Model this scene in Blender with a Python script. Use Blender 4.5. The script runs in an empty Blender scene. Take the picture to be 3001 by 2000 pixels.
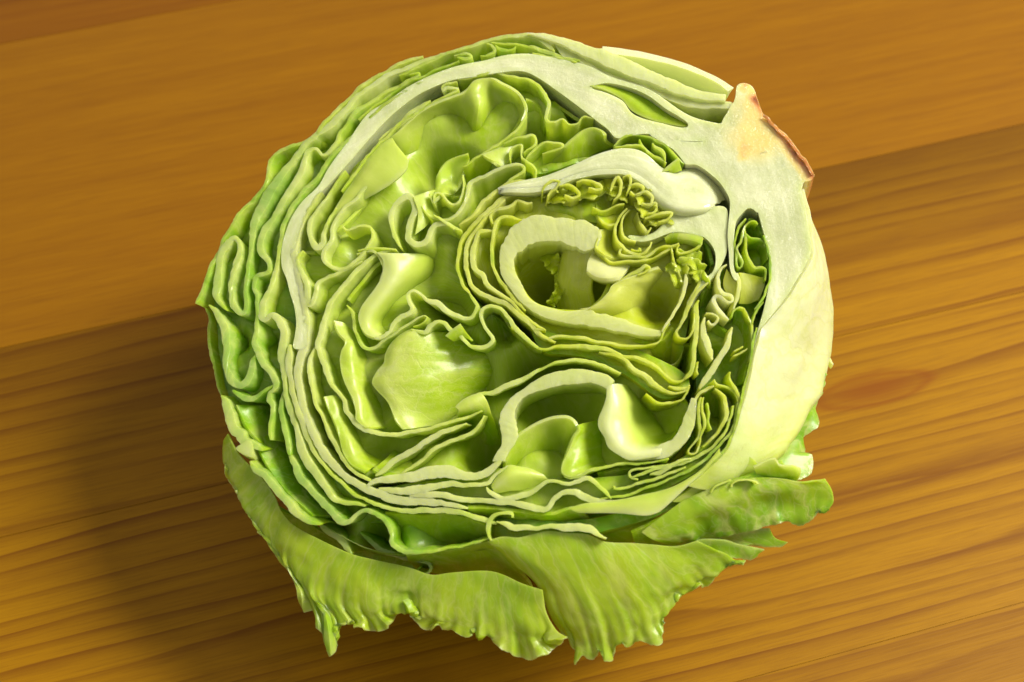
import bpy, math, random
import numpy as np
from mathutils import Vector, noise, geometry

random.seed(7)
S = bpy.context.scene
COL = S.collection
MM = 0.001

# ------------------------------------------------------------------ camera
W0, H0 = 3001.0, 2000.0
LENS = 55.0
FPX = LENS / 36.0 * W0
PITCH = math.radians(52)
FWD = np.array([0, math.cos(PITCH), -math.sin(PITCH)])
RIGHT = np.array([1.0, 0, 0])
UP = np.cross(RIGHT, FWD)


def ray(px, py):
    d = FWD + RIGHT * ((px - W0 / 2) / FPX) - UP * ((py - H0 / 2) / FPX)
    return d / np.linalg.norm(d)


O = np.array([0.0, 0.0, 80.0])                    # middle of the cut face, mm above the table
CAM = O - 420.0 * ray(1430, 840)
cam = bpy.data.cameras.new('camera')
cam.lens = LENS
cam.sensor_width = 36
cam.clip_start = 0.01
cam.clip_end = 50
cam.dof.use_dof = True
cam.dof.focus_distance = 0.425
cam.dof.aperture_fstop = 14
cam_o = bpy.data.objects.new('camera', cam)
cam_o.location = Vector(CAM * MM)
cam_o.rotation_euler = (math.pi / 2 - PITCH, 0, 0)
COL.objects.link(cam_o)
S.camera = cam_o

# ------------------------------------------------------------------ world and light
wd = bpy.data.worlds.new('World')
S.world = wd
wd.use_nodes = True
bg = wd.node_tree.nodes['Background']
bg.inputs['Color'].default_value = (1.0, 0.97, 0.88, 1)
bg.inputs['Strength'].default_value = 0.50

LDIR = np.array([0.68, 0.18, 0.74])
LDIR = LDIR / np.linalg.norm(LDIR)
la = bpy.data.lights.new('window_light', 'AREA')
la.shape = 'RECTANGLE'
la.size = 0.62
la.size_y = 0.6
la.energy = 48
la.color = (1.0, 0.96, 0.84)
lo = bpy.data.objects.new('window_light', la)
lo.location = Vector(O * MM) + Vector(LDIR) * 1.6
lo.rotation_euler = (-Vector(LDIR)).to_track_quat('-Z', 'Y').to_euler()
COL.objects.link(lo)

S.view_settings.view_transform = 'Standard'
S.view_settings.look = 'None'
S.view_settings.exposure = 0.08
S.view_settings.gamma = 1.0
S.cycles.max_bounces = 10
S.cycles.diffuse_bounces = 8
S.cycles.transmission_bounces = 4
S.cycles.transparent_max_bounces = 4
S.cycles.caustics_reflective = False
S.cycles.caustics_refractive = False

# ------------------------------------------------------------------ frame of the lettuce
Cdir = -ray(1430, 840)
N = Cdir + math.tan(math.radians(8)) * (-RIGHT) + math.tan(math.radians(21)) * UP
N /= np.linalg.norm(N)
U = RIGHT - N * np.dot(RIGHT, N)
U /= np.linalg.norm(U)
V = np.cross(N, U)


def toL(px, py, d=0.0):
    r = ray(px, py)
    p0 = O - N * d
    t = np.dot(p0 - CAM, N) / np.dot(r, N)
    q = CAM + r * t - p0
    return np.array([np.dot(q, U), np.dot(q, V)])


def toW(x, y, d):
    return O + U * x + V * y - N * d


def onTable(px, py, h=0.0):
    r = ray(px, py)
    t = (h - CAM[2]) / r[2]
    return CAM + r * t


def pt(p):
    """(px, py, depth below the cut face) or (px, py, height over the table, 'h')"""
    if len(p) == 4:
        return onTable(p[0], p[1], p[2])
    d = p[2] if len(p) > 2 else 0.0
    l = toL(p[0], p[1], d)
    w = toW(l[0], l[1], d)
    if w[2] < 5.0:                                # drooping leaves come to rest on the table
        hh = 1.2 + 3.2 * (0.5 + 0.5 * noise.noise(Vector((p[0] * 0.016, p[1] * 0.016, 4.2))))
        if w[2] < hh:
            w = onTable(p[0], p[1], hh)
    return w


PXMM = np.linalg.norm(toL(1440, 850) - toL(1430, 840)) / math.sqrt(200)

# ------------------------------------------------------------------ curves


def catmull(P, per=8, closed=False):
    P = np.asarray(P, float)
    n = len(P)
    if n == 2 and not closed:
        t = np.linspace(0, 1, per + 1)[:, None]
        return P[0] * (1 - t) + P[1] * t
    out = []
    m = n if closed else n - 1
    for i in range(m):
        if closed:
            p0, p1, p2, p3 = P[(i - 1) % n], P[i], P[(i + 1) % n], P[(i + 2) % n]
        else:
            p1, p2 = P[i], P[i + 1]
            p0 = P[i - 1] if i > 0 else 2 * p1 - p2
            p3 = P[i + 2] if i + 2 < n else 2 * p2 - p1
        for k in range(per):
            t = k / per
            out.append(0.5 * ((2 * p1) + (-p0 + p2) * t + (2 * p0 - 5 * p1 + 4 * p2 - p3) * t * t
                              + (-p0 + 3 * p1 - 3 * p2 + p3) * t ** 3))
    if not closed:
        out.append(P[-1])
    return np.array(out)


def resample(C, n, closed=False):
    C = np.asarray(C, float)
    if closed:
        C = np.vstack([C, C[:1]])
    seg = np.linalg.norm(np.diff(C[:, :3], axis=0), axis=1)
    s = np.concatenate([[0], np.cumsum(seg)])
    if s[-1] < 1e-9:
        return np.repeat(C[:1], n, 0)
    q = np.linspace(0, s[-1], n + 1)[:-1] if closed else np.linspace(0, s[-1], n)
    return np.stack([np.interp(q, s, C[:, k]) for k in range(C.shape[1])], 1)


def clen(C):
    return np.linalg.norm(np.diff(C[:, :2], axis=0), axis=1).sum()


def nz(x, y, z=0.0):
    return noise.noise(Vector((x, y, z)))


# ------------------------------------------------------------------ materials


def nodes_of(name):
    m = bpy.data.materials.new(name)
    m.use_nodes = True
    nt = m.node_tree
    nt.nodes.clear()
    return m, nt


def add(nt, t, **kw):
    n = nt.nodes.new(t)
    for k, v in kw.items():
        setattr(n, k, v)
    return n


def ramp(nt, fac, stops):
    r = add(nt, 'ShaderNodeValToRGB')
    el = r.color_ramp.elements
    while len(el) < len(stops):
        el.new(0.5)
    for e, (p, c) in zip(el, stops):
        e.position = p
        e.color = (*c, 1)
    nt.links.new(fac, r.inputs[0])
    return r.outputs[0]


def math_n(nt, op, a, b=None, clamp=False):
    n = add(nt, 'ShaderNodeMath', operation=op)
    n.use_clamp = clamp
    for i, x in enumerate((a, b)):
        if x is None:
            continue
        if isinstance(x, (int, float)):
            n.inputs[i].default_value = x
        else:
            nt.links.new(x, n.inputs[i])
    return n.outputs[0]


def mixc(nt, fac, a, b, blend='MIX'):
    n = add(nt, 'ShaderNodeMix', data_type='RGBA', blend_type=blend)
    for i, x in ((0, fac), (6, a), (7, b)):
        if isinstance(x, (int, float)):
            n.inputs[i].default_value = x
        elif isinstance(x, tuple):
            n.inputs[i].default_value = (*x, 1)
        else:
            nt.links.new(x, n.inputs[i])
    return n.outputs[2]


def noise_n(nt, vec, scale, detail=3, rough=0.55):
    n = add(nt, 'ShaderNodeTexNoise')
    n.inputs['Scale'].default_value = scale
    n.inputs['Detail'].default_value = detail
    n.inputs['Roughness'].default_value = rough
    if vec is not None:
        nt.links.new(vec, n.inputs['Vector'])
    return n


def leaf_material(mname, stops):
    m, nt = nodes_of(mname)
    L = nt.links.new
    out = add(nt, 'ShaderNodeOutputMaterial')
    geo = add(nt, 'ShaderNodeTexCoord')
    tone = add(nt, 'ShaderNodeAttribute', attribute_name='tone').outputs['Fac']
    rim = add(nt, 'ShaderNodeAttribute', attribute_name='rim').outputs['Fac']
    vein = add(nt, 'ShaderNodeAttribute', attribute_name='vein').outputs['Fac']
    uvw = add(nt, 'ShaderNodeAttribute', attribute_name='leafuv').outputs['Vector']
    n1 = noise_n(nt, geo.outputs['Object'], 70, 4)
    n2 = noise_n(nt, geo.outputs['Object'], 420, 3)
    tw = math_n(nt, 'ADD', math_n(nt, 'MULTIPLY', tone, 1.6), 0.18, True)
    t = math_n(nt, 'ADD', tone, math_n(nt, 'MULTIPLY', tw, math_n(nt, 'MULTIPLY', math_n(nt, 'SUBTRACT', n1.outputs[0], 0.5), 0.5)), True)
    sv = add(nt, 'ShaderNodeVectorMath', operation='MULTIPLY')
    L(uvw, sv.inputs[0])
    sv.inputs[1].default_value = (9.0, 0.9, 1.0)
    n3 = noise_n(nt, sv.outputs[0], 1.0, 4, 0.6)
    t = math_n(nt, 'ADD', t, math_n(nt, 'MULTIPLY', tw, math_n(nt, 'MULTIPLY', math_n(nt, 'MULTIPLY', math_n(nt, 'SUBTRACT', n3.outputs[0], 0.5), 0.6), vein)), True)
    base = ramp(nt, t, stops)
    # cut flesh: pale, watery, a little greyer than the blade
    rimc = mixc(nt, n2.outputs[0], (0.54, 0.59, 0.23), (0.72, 0.75, 0.42))
    rimc = mixc(nt, math_n(nt, 'MULTIPLY', t, 0.75), rimc, base)
    c = mixc(nt, math_n(nt, 'MULTIPLY', rim, 0.85), base, rimc)
    # veins: a net of paler lines, coarse main ribs and fine side ribs
    wv = noise_n(nt, uvw, 5, 3)
    vm = add(nt, 'ShaderNodeVectorMath', operation='MULTIPLY_ADD')
    L(wv.outputs['Color'], vm.inputs[0])
    vm.inputs[1].default_value = (0.35, 0.35, 0)
    us = add(nt, 'ShaderNodeVectorMath', operation='MULTIPLY')
    L(uvw, us.inputs[0])
    us.inputs[1].default_value = (1.0, 0.42, 1.0)
    L(us.outputs[0], vm.inputs[2])
    vo = add(nt, 'ShaderNodeTexVoronoi', feature='DISTANCE_TO_EDGE')
    vo.inputs['Scale'].default_value = 3.0
    L(vm.outputs[0], vo.inputs['Vector'])
    vo2 = add(nt, 'ShaderNodeTexVoronoi', feature='DISTANCE_TO_EDGE')
    vo2.inputs['Scale'].default_value = 9.0
    L(vm.outputs[0], vo2.inputs['Vector'])
    l1 = ramp(nt, vo.outputs[0], [(0.0, (1, 1, 1)), (0.035, (0.5, 0.5, 0.5)), (0.09, (0, 0, 0))])
    l2 = ramp(nt, vo2.outputs[0], [(0.0, (0.5, 0.5, 0.5)), (0.05, (0.15, 0.15, 0.15)), (0.13, (0, 0, 0))])
    lines = math_n(nt, 'MULTIPLY', math_n(nt, 'MAXIMUM', l1, l2), vein)
    c = mixc(nt, math_n(nt, 'MULTIPLY', lines, 0.55), c, (0.66, 0.70, 0.24))
    # relief: soft blisters on the blade, wet beads and torn cells on the cut
    n4 = noise_n(nt, geo.outputs['Object'], 190, 2)
    vb = add(nt, 'ShaderNodeTexVoronoi')
    vb.inputs['Scale'].default_value = 850
    L(geo.outputs['Object'], vb.inputs['Vector'])
    wet = math_n(nt, 'ADD', math_n(nt, 'ADD', math_n(nt, 'MULTIPLY', n2.outputs[0], 0.8), math_n(nt, 'MULTIPLY', n4.outputs[0], 1.3)), math_n(nt, 'MULTIPLY', vb.outputs['Distance'], -0.15))
    hgt = math_n(nt, 'ADD', math_n(nt, 'ADD', math_n(nt, 'ADD', math_n(nt, 'MULTIPLY', n1.outputs[0], 0.5), math_n(nt, 'MULTIPLY', n4.outputs[0], 0.28)), math_n(nt, 'MULTIPLY', lines, 0.10)),
                 math_n(nt, 'MULTIPLY', n2.outputs[0], math_n(nt, 'ADD', math_n(nt, 'MULTIPLY', rim, 0.16), 0.06)))
    bu = add(nt, 'ShaderNodeBump')
    bu.inputs['Strength'].default_value = 0.5
    bu.inputs['Distance'].default_value = 0.0011
    L(hgt, bu.inputs['Height'])
    bw = add(nt, 'ShaderNodeBump')
    L(math_n(nt, 'ADD', math_n(nt, 'MULTIPLY', rim, 0.5), 0.07), bw.inputs['Strength'])
    bw.inputs['Distance'].default_value = 0.0013
    L(wet, bw.inputs['Height'])
    p = add(nt, 'ShaderNodeBsdfPrincipled')
    L(math_n(nt, 'ADD', math_n(nt, 'MULTIPLY', math_n(nt, 'MULTIPLY', rim, ramp(nt, n4.outputs[0], [(0.42, (0, 0, 0)), (0.66, (1, 1, 1))])), 0.75), 0.28), p.inputs['Coat Weight'])
    p.inputs['Coat Roughness'].default_value = 0.17
    L(bw.outputs[0], p.inputs['Coat Normal'])
    L(c, p.inputs['Base Color'])
    rg = math_n(nt, 'SUBTRACT', math_n(nt, 'ADD', math_n(nt, 'MULTIPLY', n1.outputs[0], 0.3), 0.29), math_n(nt, 'MULTIPLY', rim, 0.16))
    L(rg, p.inputs['Roughness'])
    p.inputs['Specular IOR Level'].default_value = 0.4
    L(bu.outputs[0], p.inputs['Normal'])
    p.inputs['Subsurface Weight'].default_value = 0.7
    p.inputs['Subsurface Radius'].default_value = (1.0, 1.0, 0.22)
    p.inputs['Subsurface Scale'].default_value = 0.0034
    tr = add(nt, 'ShaderNodeBsdfTranslucent')
    gm = add(nt, 'ShaderNodeGamma')
    L(c, gm.inputs[0])
    gm.inputs[1].default_value = 0.55
    L(gm.outputs[0], tr.inputs['Color'])
    mx = add(nt, 'ShaderNodeMixShader')
    mx.inputs[0].default_value = 0.36
    L(p.outputs[0], mx.inputs[1])
    L(tr.outputs[0], mx.inputs[2])
    L(mx.outputs[0], out.inputs[0])
    return m


def flesh_material(name, c0, c1, gloss=0.22, brown=False):
    m, nt = nodes_of(name)
    L = nt.links.new
    out = add(nt, 'ShaderNodeOutputMaterial')
    geo = add(nt, 'ShaderNodeTexCoord')
    tone = add(nt, 'ShaderNodeAttribute', attribute_name='tone').outputs['Fac']
    n1 = noise_n(nt, geo.outputs['Object'], 90, 4)
    n2 = noise_n(nt, geo.outputs['Object'], 900, 3, 0.7)
    uvw = add(nt, 'ShaderNodeAttribute', attribute_name='leafuv').outputs['Vector']
    sv = add(nt, 'ShaderNodeVectorMath', operation='MULTIPLY')
    L(uvw, sv.inputs[0])
    sv.inputs[1].default_value = (1.6, 10.0, 1.0)
    n3 = noise_n(nt, sv.outputs[0], 1.0, 4, 0.65)
    sf = math_n(nt, 'ADD', math_n(nt, 'MULTIPLY', n1.outputs[0], 0.55), math_n(nt, 'MULTIPLY', n3.outputs[0], 0.5))
    c = mixc(nt, ramp(nt, sf, [(0.38, (0, 0, 0)), (0.68, (1, 1, 1))]), c0, c1)
    c = mixc(nt, ramp(nt, n3.outputs[0], [(0.62, (0, 0, 0)), (0.74, (0.5, 0.5, 0.5))]), c, (0.74, 0.74, 0.52))
    c = mixc(nt, tone, c, (0.50, 0.62, 0.12))
    br = add(nt, 'ShaderNodeAttribute', attribute_name='vein').outputs['Fac']
    br = math_n(nt, 'ADD', br, math_n(nt, 'MULTIPLY', math_n(nt, 'MULTIPLY', math_n(nt, 'SUBTRACT', n1.outputs[0], 0.5), 0.9), ramp(nt, br, [(0.0, (0, 0, 0)), (0.3, (1, 1, 1))])), True)
    tan = ramp(nt, br, [(0.0, (0.66, 0.60, 0.24)), (0.40, (0.66, 0.53, 0.17)), (0.62, (0.62, 0.40, 0.14)), (0.82, (0.50, 0.20, 0.06)), (1.0, (0.26, 0.08, 0.02))])
    c = mixc(nt, ramp(nt, br, [(0.0, (0, 0, 0)), (0.30, (1, 1, 1))]), c, tan)
    bu = add(nt, 'ShaderNodeBump')
    bu.inputs['Strength'].default_value = 0.45
    bu.inputs['Distance'].default_value = 0.001
    L(math_n(nt, 'ADD', math_n(nt, 'ADD', math_n(nt, 'MULTIPLY', n1.outputs[0], 0.4), math_n(nt, 'MULTIPLY', n3.outputs[0], 0.12)), math_n(nt, 'MULTIPLY', n2.outputs[0], 0.14)), bu.inputs['Height'])
    p = add(nt, 'ShaderNodeBsdfPrincipled')
    L(c, p.inputs['Base Color'])
    p.inputs['Roughness'].default_value = gloss
    vb = add(nt, 'ShaderNodeTexVoronoi')
    vb.inputs['Scale'].default_value = 800
    L(geo.outputs['Object'], vb.inputs['Vector'])
    bw = add(nt, 'ShaderNodeBump')
    bw.inputs['Strength'].default_value = 0.9
    bw.inputs['Distance'].default_value = 0.0011
    L(math_n(nt, 'ADD', math_n(nt, 'MULTIPLY', n2.outputs[0], 0.7), math_n(nt, 'ADD', math_n(nt, 'MULTIPLY', n1.outputs[0], 1.2), math_n(nt, 'MULTIPLY', vb.outputs['Distance'], -0.35))), bw.inputs['Height'])
    p.inputs['Coat Weight'].default_value = 0.6
    p.inputs['Coat Roughness'].default_value = 0.12
    L(bw.outputs[0], p.inputs['Coat Normal'])
    p.inputs['Subsurface Weight'].default_value = 0.5
    p.inputs['Subsurface Radius'].default_value = (1.0, 0.9, 0.35)
    p.inputs['Subsurface Scale'].default_value = 0.005
    L(bu.outputs[0], p.inputs['Normal'])
    L(p.outputs[0], out.inputs[0])
    return m


LEAF = leaf_material('lettuce_leaf', [(0.0, (0.80, 0.82, 0.50)), (0.25, (0.61, 0.72, 0.13)), (0.5, (0.44, 0.61, 0.014)), (0.75, (0.27, 0.50, 0.008)), (1.0, (0.14, 0.35, 0.005))])
HEART = leaf_material('lettuce_heart_leaf', [(0.0, (0.80, 0.81, 0.47)), (0.25, (0.66, 0.71, 0.12)), (0.5, (0.54, 0.62, 0.012)), (0.75, (0.33, 0.53, 0.008)), (1.0, (0.15, 0.36, 0.005))])
FLESH = flesh_material('lettuce_rib_flesh', (0.42, 0.45, 0.22), (0.63, 0.64, 0.40))
STEM = FLESH

# ------------------------------------------------------------------ the lettuce root
BASE = np.array([0.0, 0.0, 0.0])
root = bpy.data.objects.new('lettuce_half', None)
root.empty_display_size = 0.03
root['label'] = 'halved head of green iceberg lettuce lying cut face up on the wooden table'
root['category'] = 'lettuce'
COL.objects.link(root)


def mesh_part(name, verts, faces, tone, rim, vein, uv, mat, parent=root, label=None):
    if name == 'inner_leaf':                      # inside the head the blades are paler
        tone = np.asarray(tone, float) * 0.84
    v = np.asarray(verts, float)
    v[:, 2] = np.maximum(v[:, 2], 0.6)
    me = bpy.data.meshes.new(name)
    me.from_pydata([tuple(a) for a in v * MM], [], faces)
    me.validate()
    for nm, arr in (('tone', tone), ('rim', rim), ('vein', vein)):
        a = me.attributes.new(nm, 'FLOAT', 'POINT')
        a.data.foreach_set('value', np.asarray(arr, np.float32))
    a = me.attributes.new('leafuv', 'FLOAT_VECTOR', 'POINT')
    a.data.foreach_set('vector', np.asarray(uv, np.float32).ravel())
    me.polygons.foreach_set('use_smooth', [True] * len(me.polygons))
    me.set_sharp_from_angle(angle=math.radians(38))
    me.materials.append(HEART if mat is LEAF and name.startswith('heart') else mat)
    o = bpy.data.objects.new(name, me)
    COL.objects.link(o)
    o.parent = parent
    if label:
        o['label'] = label
    return o


SEED = [0]


def band(name, A, B, depth=22, tone=0.5, closed=False, lean=(0, 0), inward=None, bowl=1.0, ruffle=0.5, mat=None,
         taper=0.6, d0=0.0, step=0.75, rim=1.0, rows=9, across=3, tip=True, dome=0.02, jit=0.11, parent=root, label=None,
         rim_w=2.6):
    """a leaf cut across: strip between edges A and B (mm in the cut plane) continuing down into the head"""
    SEED[0] += 1
    sd = SEED[0] * 7.31
    if inward is None:
        inward = 0.42 if name == 'outer_leaf' else (0.22 if 'rib' not in name else 0.05)
    A = np.asarray(A, float)
    B = np.asarray(B, float)
    n = max(8, int(max(clen(A), clen(B)) / step))
    A = resample(A, n, closed)
    B = resample(B, n, closed)
    cen = (A + B) / 2
    half = (A - B) / 2
    wid = np.linalg.norm(half, axis=1) * 2
    wid = np.maximum(wid, 0.05)
    nrm = half / (wid[:, None] / 2)
    arc = np.concatenate([[0], np.cumsum(np.linalg.norm(np.diff(cen, axis=0), axis=1))])
    tones = np.interp(np.linspace(0, 1, n), np.linspace(0, 1, len(tone)), tone) if isinstance(tone, (list, tuple)) else np.full(n, tone)
    tones = tones + np.array([0.16 * nz(a * 0.09, sd + 31) + 0.08 * nz(a * 0.4, sd + 33) for a in arc])
    spring = max(0.0, 1 - float(np.mean(wid)) / 3.2)
    lift = np.array([spring * (0.75 * nz(a * 0.10, sd + 41) + 0.45 * nz(a * 0.33, sd + 43)) for a in arc])
    prof = []                                     # (side -1..1, depth, inset)
    ds = [depth * (j / rows) ** 1.4 for j in range(rows, 0, -1)]
    ds = [d for d in ds if d > 0.45] + [0.15]
    for d in ds:
        prof.append((1, d))
    for k in range(across + 1):
        prof.append((1 - 2 * k / across, 0.0))
    for d in reversed(ds):
        prof.append((-1, d))
    m = len(prof)
    X = np.zeros((n, m, 3))
    tn = np.zeros((n, m))
    rm = np.zeros((n, m))
    uv = np.zeros((n, m, 3))
    for i in range(n):
        R = max(26.0, np.linalg.norm(cen[i]) * 1.05)
        for j, (sx, d) in enumerate(prof):
            f = d / depth
            sd_ = min(d, R * 0.97)
            k = 1 - (1 - math.sqrt(max(0.0, 1 - (sd_ / R) ** 2))) * bowl
            hw = wid[i] / 2 * (1 + 0.22 * nz(arc[i] * 0.28, sd + 21) + 0.12 * nz(arc[i] * 0.8, sd + 23))
            if d == 0.0:
                hw *= 0.97
            else:
                tt = min(1.0, d / 6.0)
                hw = hw * (1 - taper * f * 0.6 - 0.25 * taper * tt)
                hw = max(hw, 0.22)
            rc = cen[i] / max(np.linalg.norm(cen[i]), 1e-6)
            c = cen[i] * k + np.array(lean) * d - rc * inward * 7.0 * math.tanh(d / 7.0) * min(1, np.linalg.norm(cen[i]) / 30)
            wob = ruffle * min(1, d / 5.0) * (1.6 * nz(arc[i] * 0.16, d * 0.07, sd) + 0.7 * nz(arc[i] * 0.45, d * 0.12, sd + 9))
            e = jit * (nz(arc[i] * 0.9, sx * 3, sd + 3) + 0.8 * nz(arc[i] * 2.1, sx * 5, sd + 5)) * (1 if d < 1 else 0.3)
            p = c + nrm[i] * (sx * (hw + e) + wob)
            up = 0.0
            if d == 0.0:
                up = dome * wid[i] * (1 - sx * sx) + 0.13 * nz(arc[i] * 0.7, sx * wid[i] * 0.5, sd + 1) + 0.10 * nz(arc[i] * 2.2, sx * wid[i] * 1.5, sd + 2)
            dd = d0 + d - up - lift[i] * max(0.0, 1 - d / 8.0)
            X[i, j] = toW(p[0], p[1], dd)
            tn[i, j] = tones[i] + 0.25 * min(1, d / 12.0) * (1 - tones[i])
            rm[i, j] = rim * max(0.0, 1 - max(0, d - 0.3) / rim_w) * min(1.0, max(0.18, (wid[i] - 0.55) / 1.2))
            uv[i, j] = (arc[i] * 0.03, d * 0.03 + sx * 0.02, sd)
    V_ = X.reshape(-1, 3)
    F = []
    ni = n if closed else n - 1
    for i in range(ni):
        i2 = (i + 1) % n
        for j in range(m):
            j2 = (j + 1) % m
            F.append((i * m + j, i * m + j2, i2 * m + j2, i2 * m + j))
    if not closed:
        F.append(tuple(range(m - 1, -1, -1)))
        F.append(tuple((n - 1) * m + j for j in range(m)))
    return mesh_part(name, V_, F, tn.ravel(), rm.ravel(), np.full(n * m, 0.7), uv.reshape(-1, 3), mat or LEAF, parent, label)


def wall(name, pts, w=12, closed=False, d0=0.0, tipw=0.45, **kw):
    """thin leaf seen edge-on: centre line in picture points (x, y[, width])"""
    P = [(*toL(p[0], p[1], d0), (p[2] if len(p) > 2 else w) * PXMM * (0.88 if name == 'outer_leaf' else 0.78)) for p in pts]
    C = catmull(P, 8, closed)
    n = max(8, int(clen(C) / 0.6))
    C = resample(C, n, closed)
    if not closed and n > 12:
        q0 = np.linspace(0, 1, n) * clen(C)
        k0 = (SEED[0] + 1) * 3.13
        for i in range(n):
            f_ = min(1, q0[i] / 4, (q0[-1] - q0[i]) / 4)
            C[i, 0] += f_ * (0.42 * nz(q0[i] * 0.22, k0) + 0.20 * nz(q0[i] * 0.7, k0, 2))
            C[i, 1] += f_ * (0.42 * nz(q0[i] * 0.22, k0, 5) + 0.20 * nz(q0[i] * 0.7, k0, 7))
    T = np.gradient(C[:, :2], axis=0)
    if closed:
        T = (np.roll(C[:, :2], -1, 0) - np.roll(C[:, :2], 1, 0))
    T /= np.maximum(np.linalg.norm(T, axis=1), 1e-6)[:, None]
    Nn = np.stack([-T[:, 1], T[:, 0]], 1)
    wd_ = np.maximum(C[:, 2], 0.25)
    if not closed:
        q = np.linspace(0, 1, n) * clen(C)
        Lh = q[-1]
        e = np.minimum(q, Lh - q)
        wd_ = wd_ * np.clip(tipw + (1 - tipw) * e / 2.0, 0, 1)
    A = C[:, :2] + Nn * wd_[:, None] / 2
    B = C[:, :2] - Nn * wd_[:, None] / 2
    return band(name, A, B, closed=closed, d0=d0, **kw)


def rib(name, ea, eb, d0=0.0, **kw):
    """thick rib cut across: its two outlines in picture points"""
    A = catmull([toL(*p[:2], d0) for p in ea], 8)
    B = catmull([toL(*p[:2], d0) for p in eb], 8)
    return band(name, A, B, d0=d0, across=kw.pop('across', 6), jit=kw.pop('jit', 0.08), **kw)


def finish_grid(name, G, tones, rims, th, closed_u=False, mat=None, vein=0.6, wr=0.0, wf=0.12, parent=root, label=None,
                uvs=(1, 1), thrim=None):
    """turn a grid of points into a leaf blade with thickness"""
    nu, nv = G.shape[:2]
    SEED[0] += 1
    sd = SEED[0] * 3.77

    def normals(G):
        if closed_u:
            du = np.roll(G, -1, 0) - np.roll(G, 1, 0)
        else:
            du = np.gradient(G, axis=0)
        dv = np.gradient(G, axis=1)
        n = np.cross(du, dv)
        return n / np.maximum(np.linalg.norm(n, axis=2), 1e-9)[..., None]
    Nn = normals(G)
    if wr:
        for i in range(nu):
            for j in range(nv):
                g = G[i, j]
                a = 1.3 * noise.noise(Vector((g[0] * wf, g[1] * wf, g[2] * wf + sd))) \
                    + 0.6 * noise.noise(Vector((g[0] * wf * 2.7, g[1] * wf * 2.7, g[2] * wf * 2.7 + sd)))
                wgt = wr[j] if hasattr(wr, '__len__') else wr
                G[i, j] = g + Nn[i, j] * a * wgt
        Nn = normals(G)
    tz = np.full((nu, nv, 1), th / 2.0)
    if thrim is not None:
        tz = np.asarray(thrim).reshape(1, nv, 1) / 2.0 * np.ones((nu, 1, 1))
    A = G + Nn * tz
    B = G - Nn * tz
    k = nu * nv
    verts = np.concatenate([A.reshape(-1, 3), B.reshape(-1, 3)])
    F = []
    iu = nu if closed_u else nu - 1
    for i in range(iu):
        i2 = (i + 1) % nu
        for j in range(nv - 1):
            a, b, c, d = i * nv + j, i * nv + j + 1, i2 * nv + j + 1, i2 * nv + j
            F.append((a, b, c, d))
            F.append((k + d, k + c, k + b, k + a))
        F.append((i * nv, i2 * nv, k + i2 * nv, k + i * nv))
        F.append((k + i * nv + nv - 1, k + i2 * nv + nv - 1, i2 * nv + nv - 1, i * nv + nv - 1))
    if not closed_u:
        for j in range(nv - 1):
            F.append((j + 1, j, k + j, k + j + 1))
            e = (nu - 1) * nv
            F.append((e + j, e + j + 1, k + e + j + 1, k + e + j))
    uv = np.zeros((nu, nv, 3))
    uv[..., 0] = np.linspace(0, uvs[0], nu)[:, None]
    uv[..., 1] = np.linspace(0, uvs[1], nv)[None]
    uv[..., 2] = sd
    t = np.broadcast_to(tones, (nu, nv)).ravel()
    r = np.broadcast_to(rims, (nu, nv)).ravel()
    return mesh_part(name, verts, F, np.tile(t, 2), np.tile(r, 2), np.full(2 * k, vein),
                     np.tile(uv.reshape(-1, 3), (2, 1)), mat or LEAF, parent, label)


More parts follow.
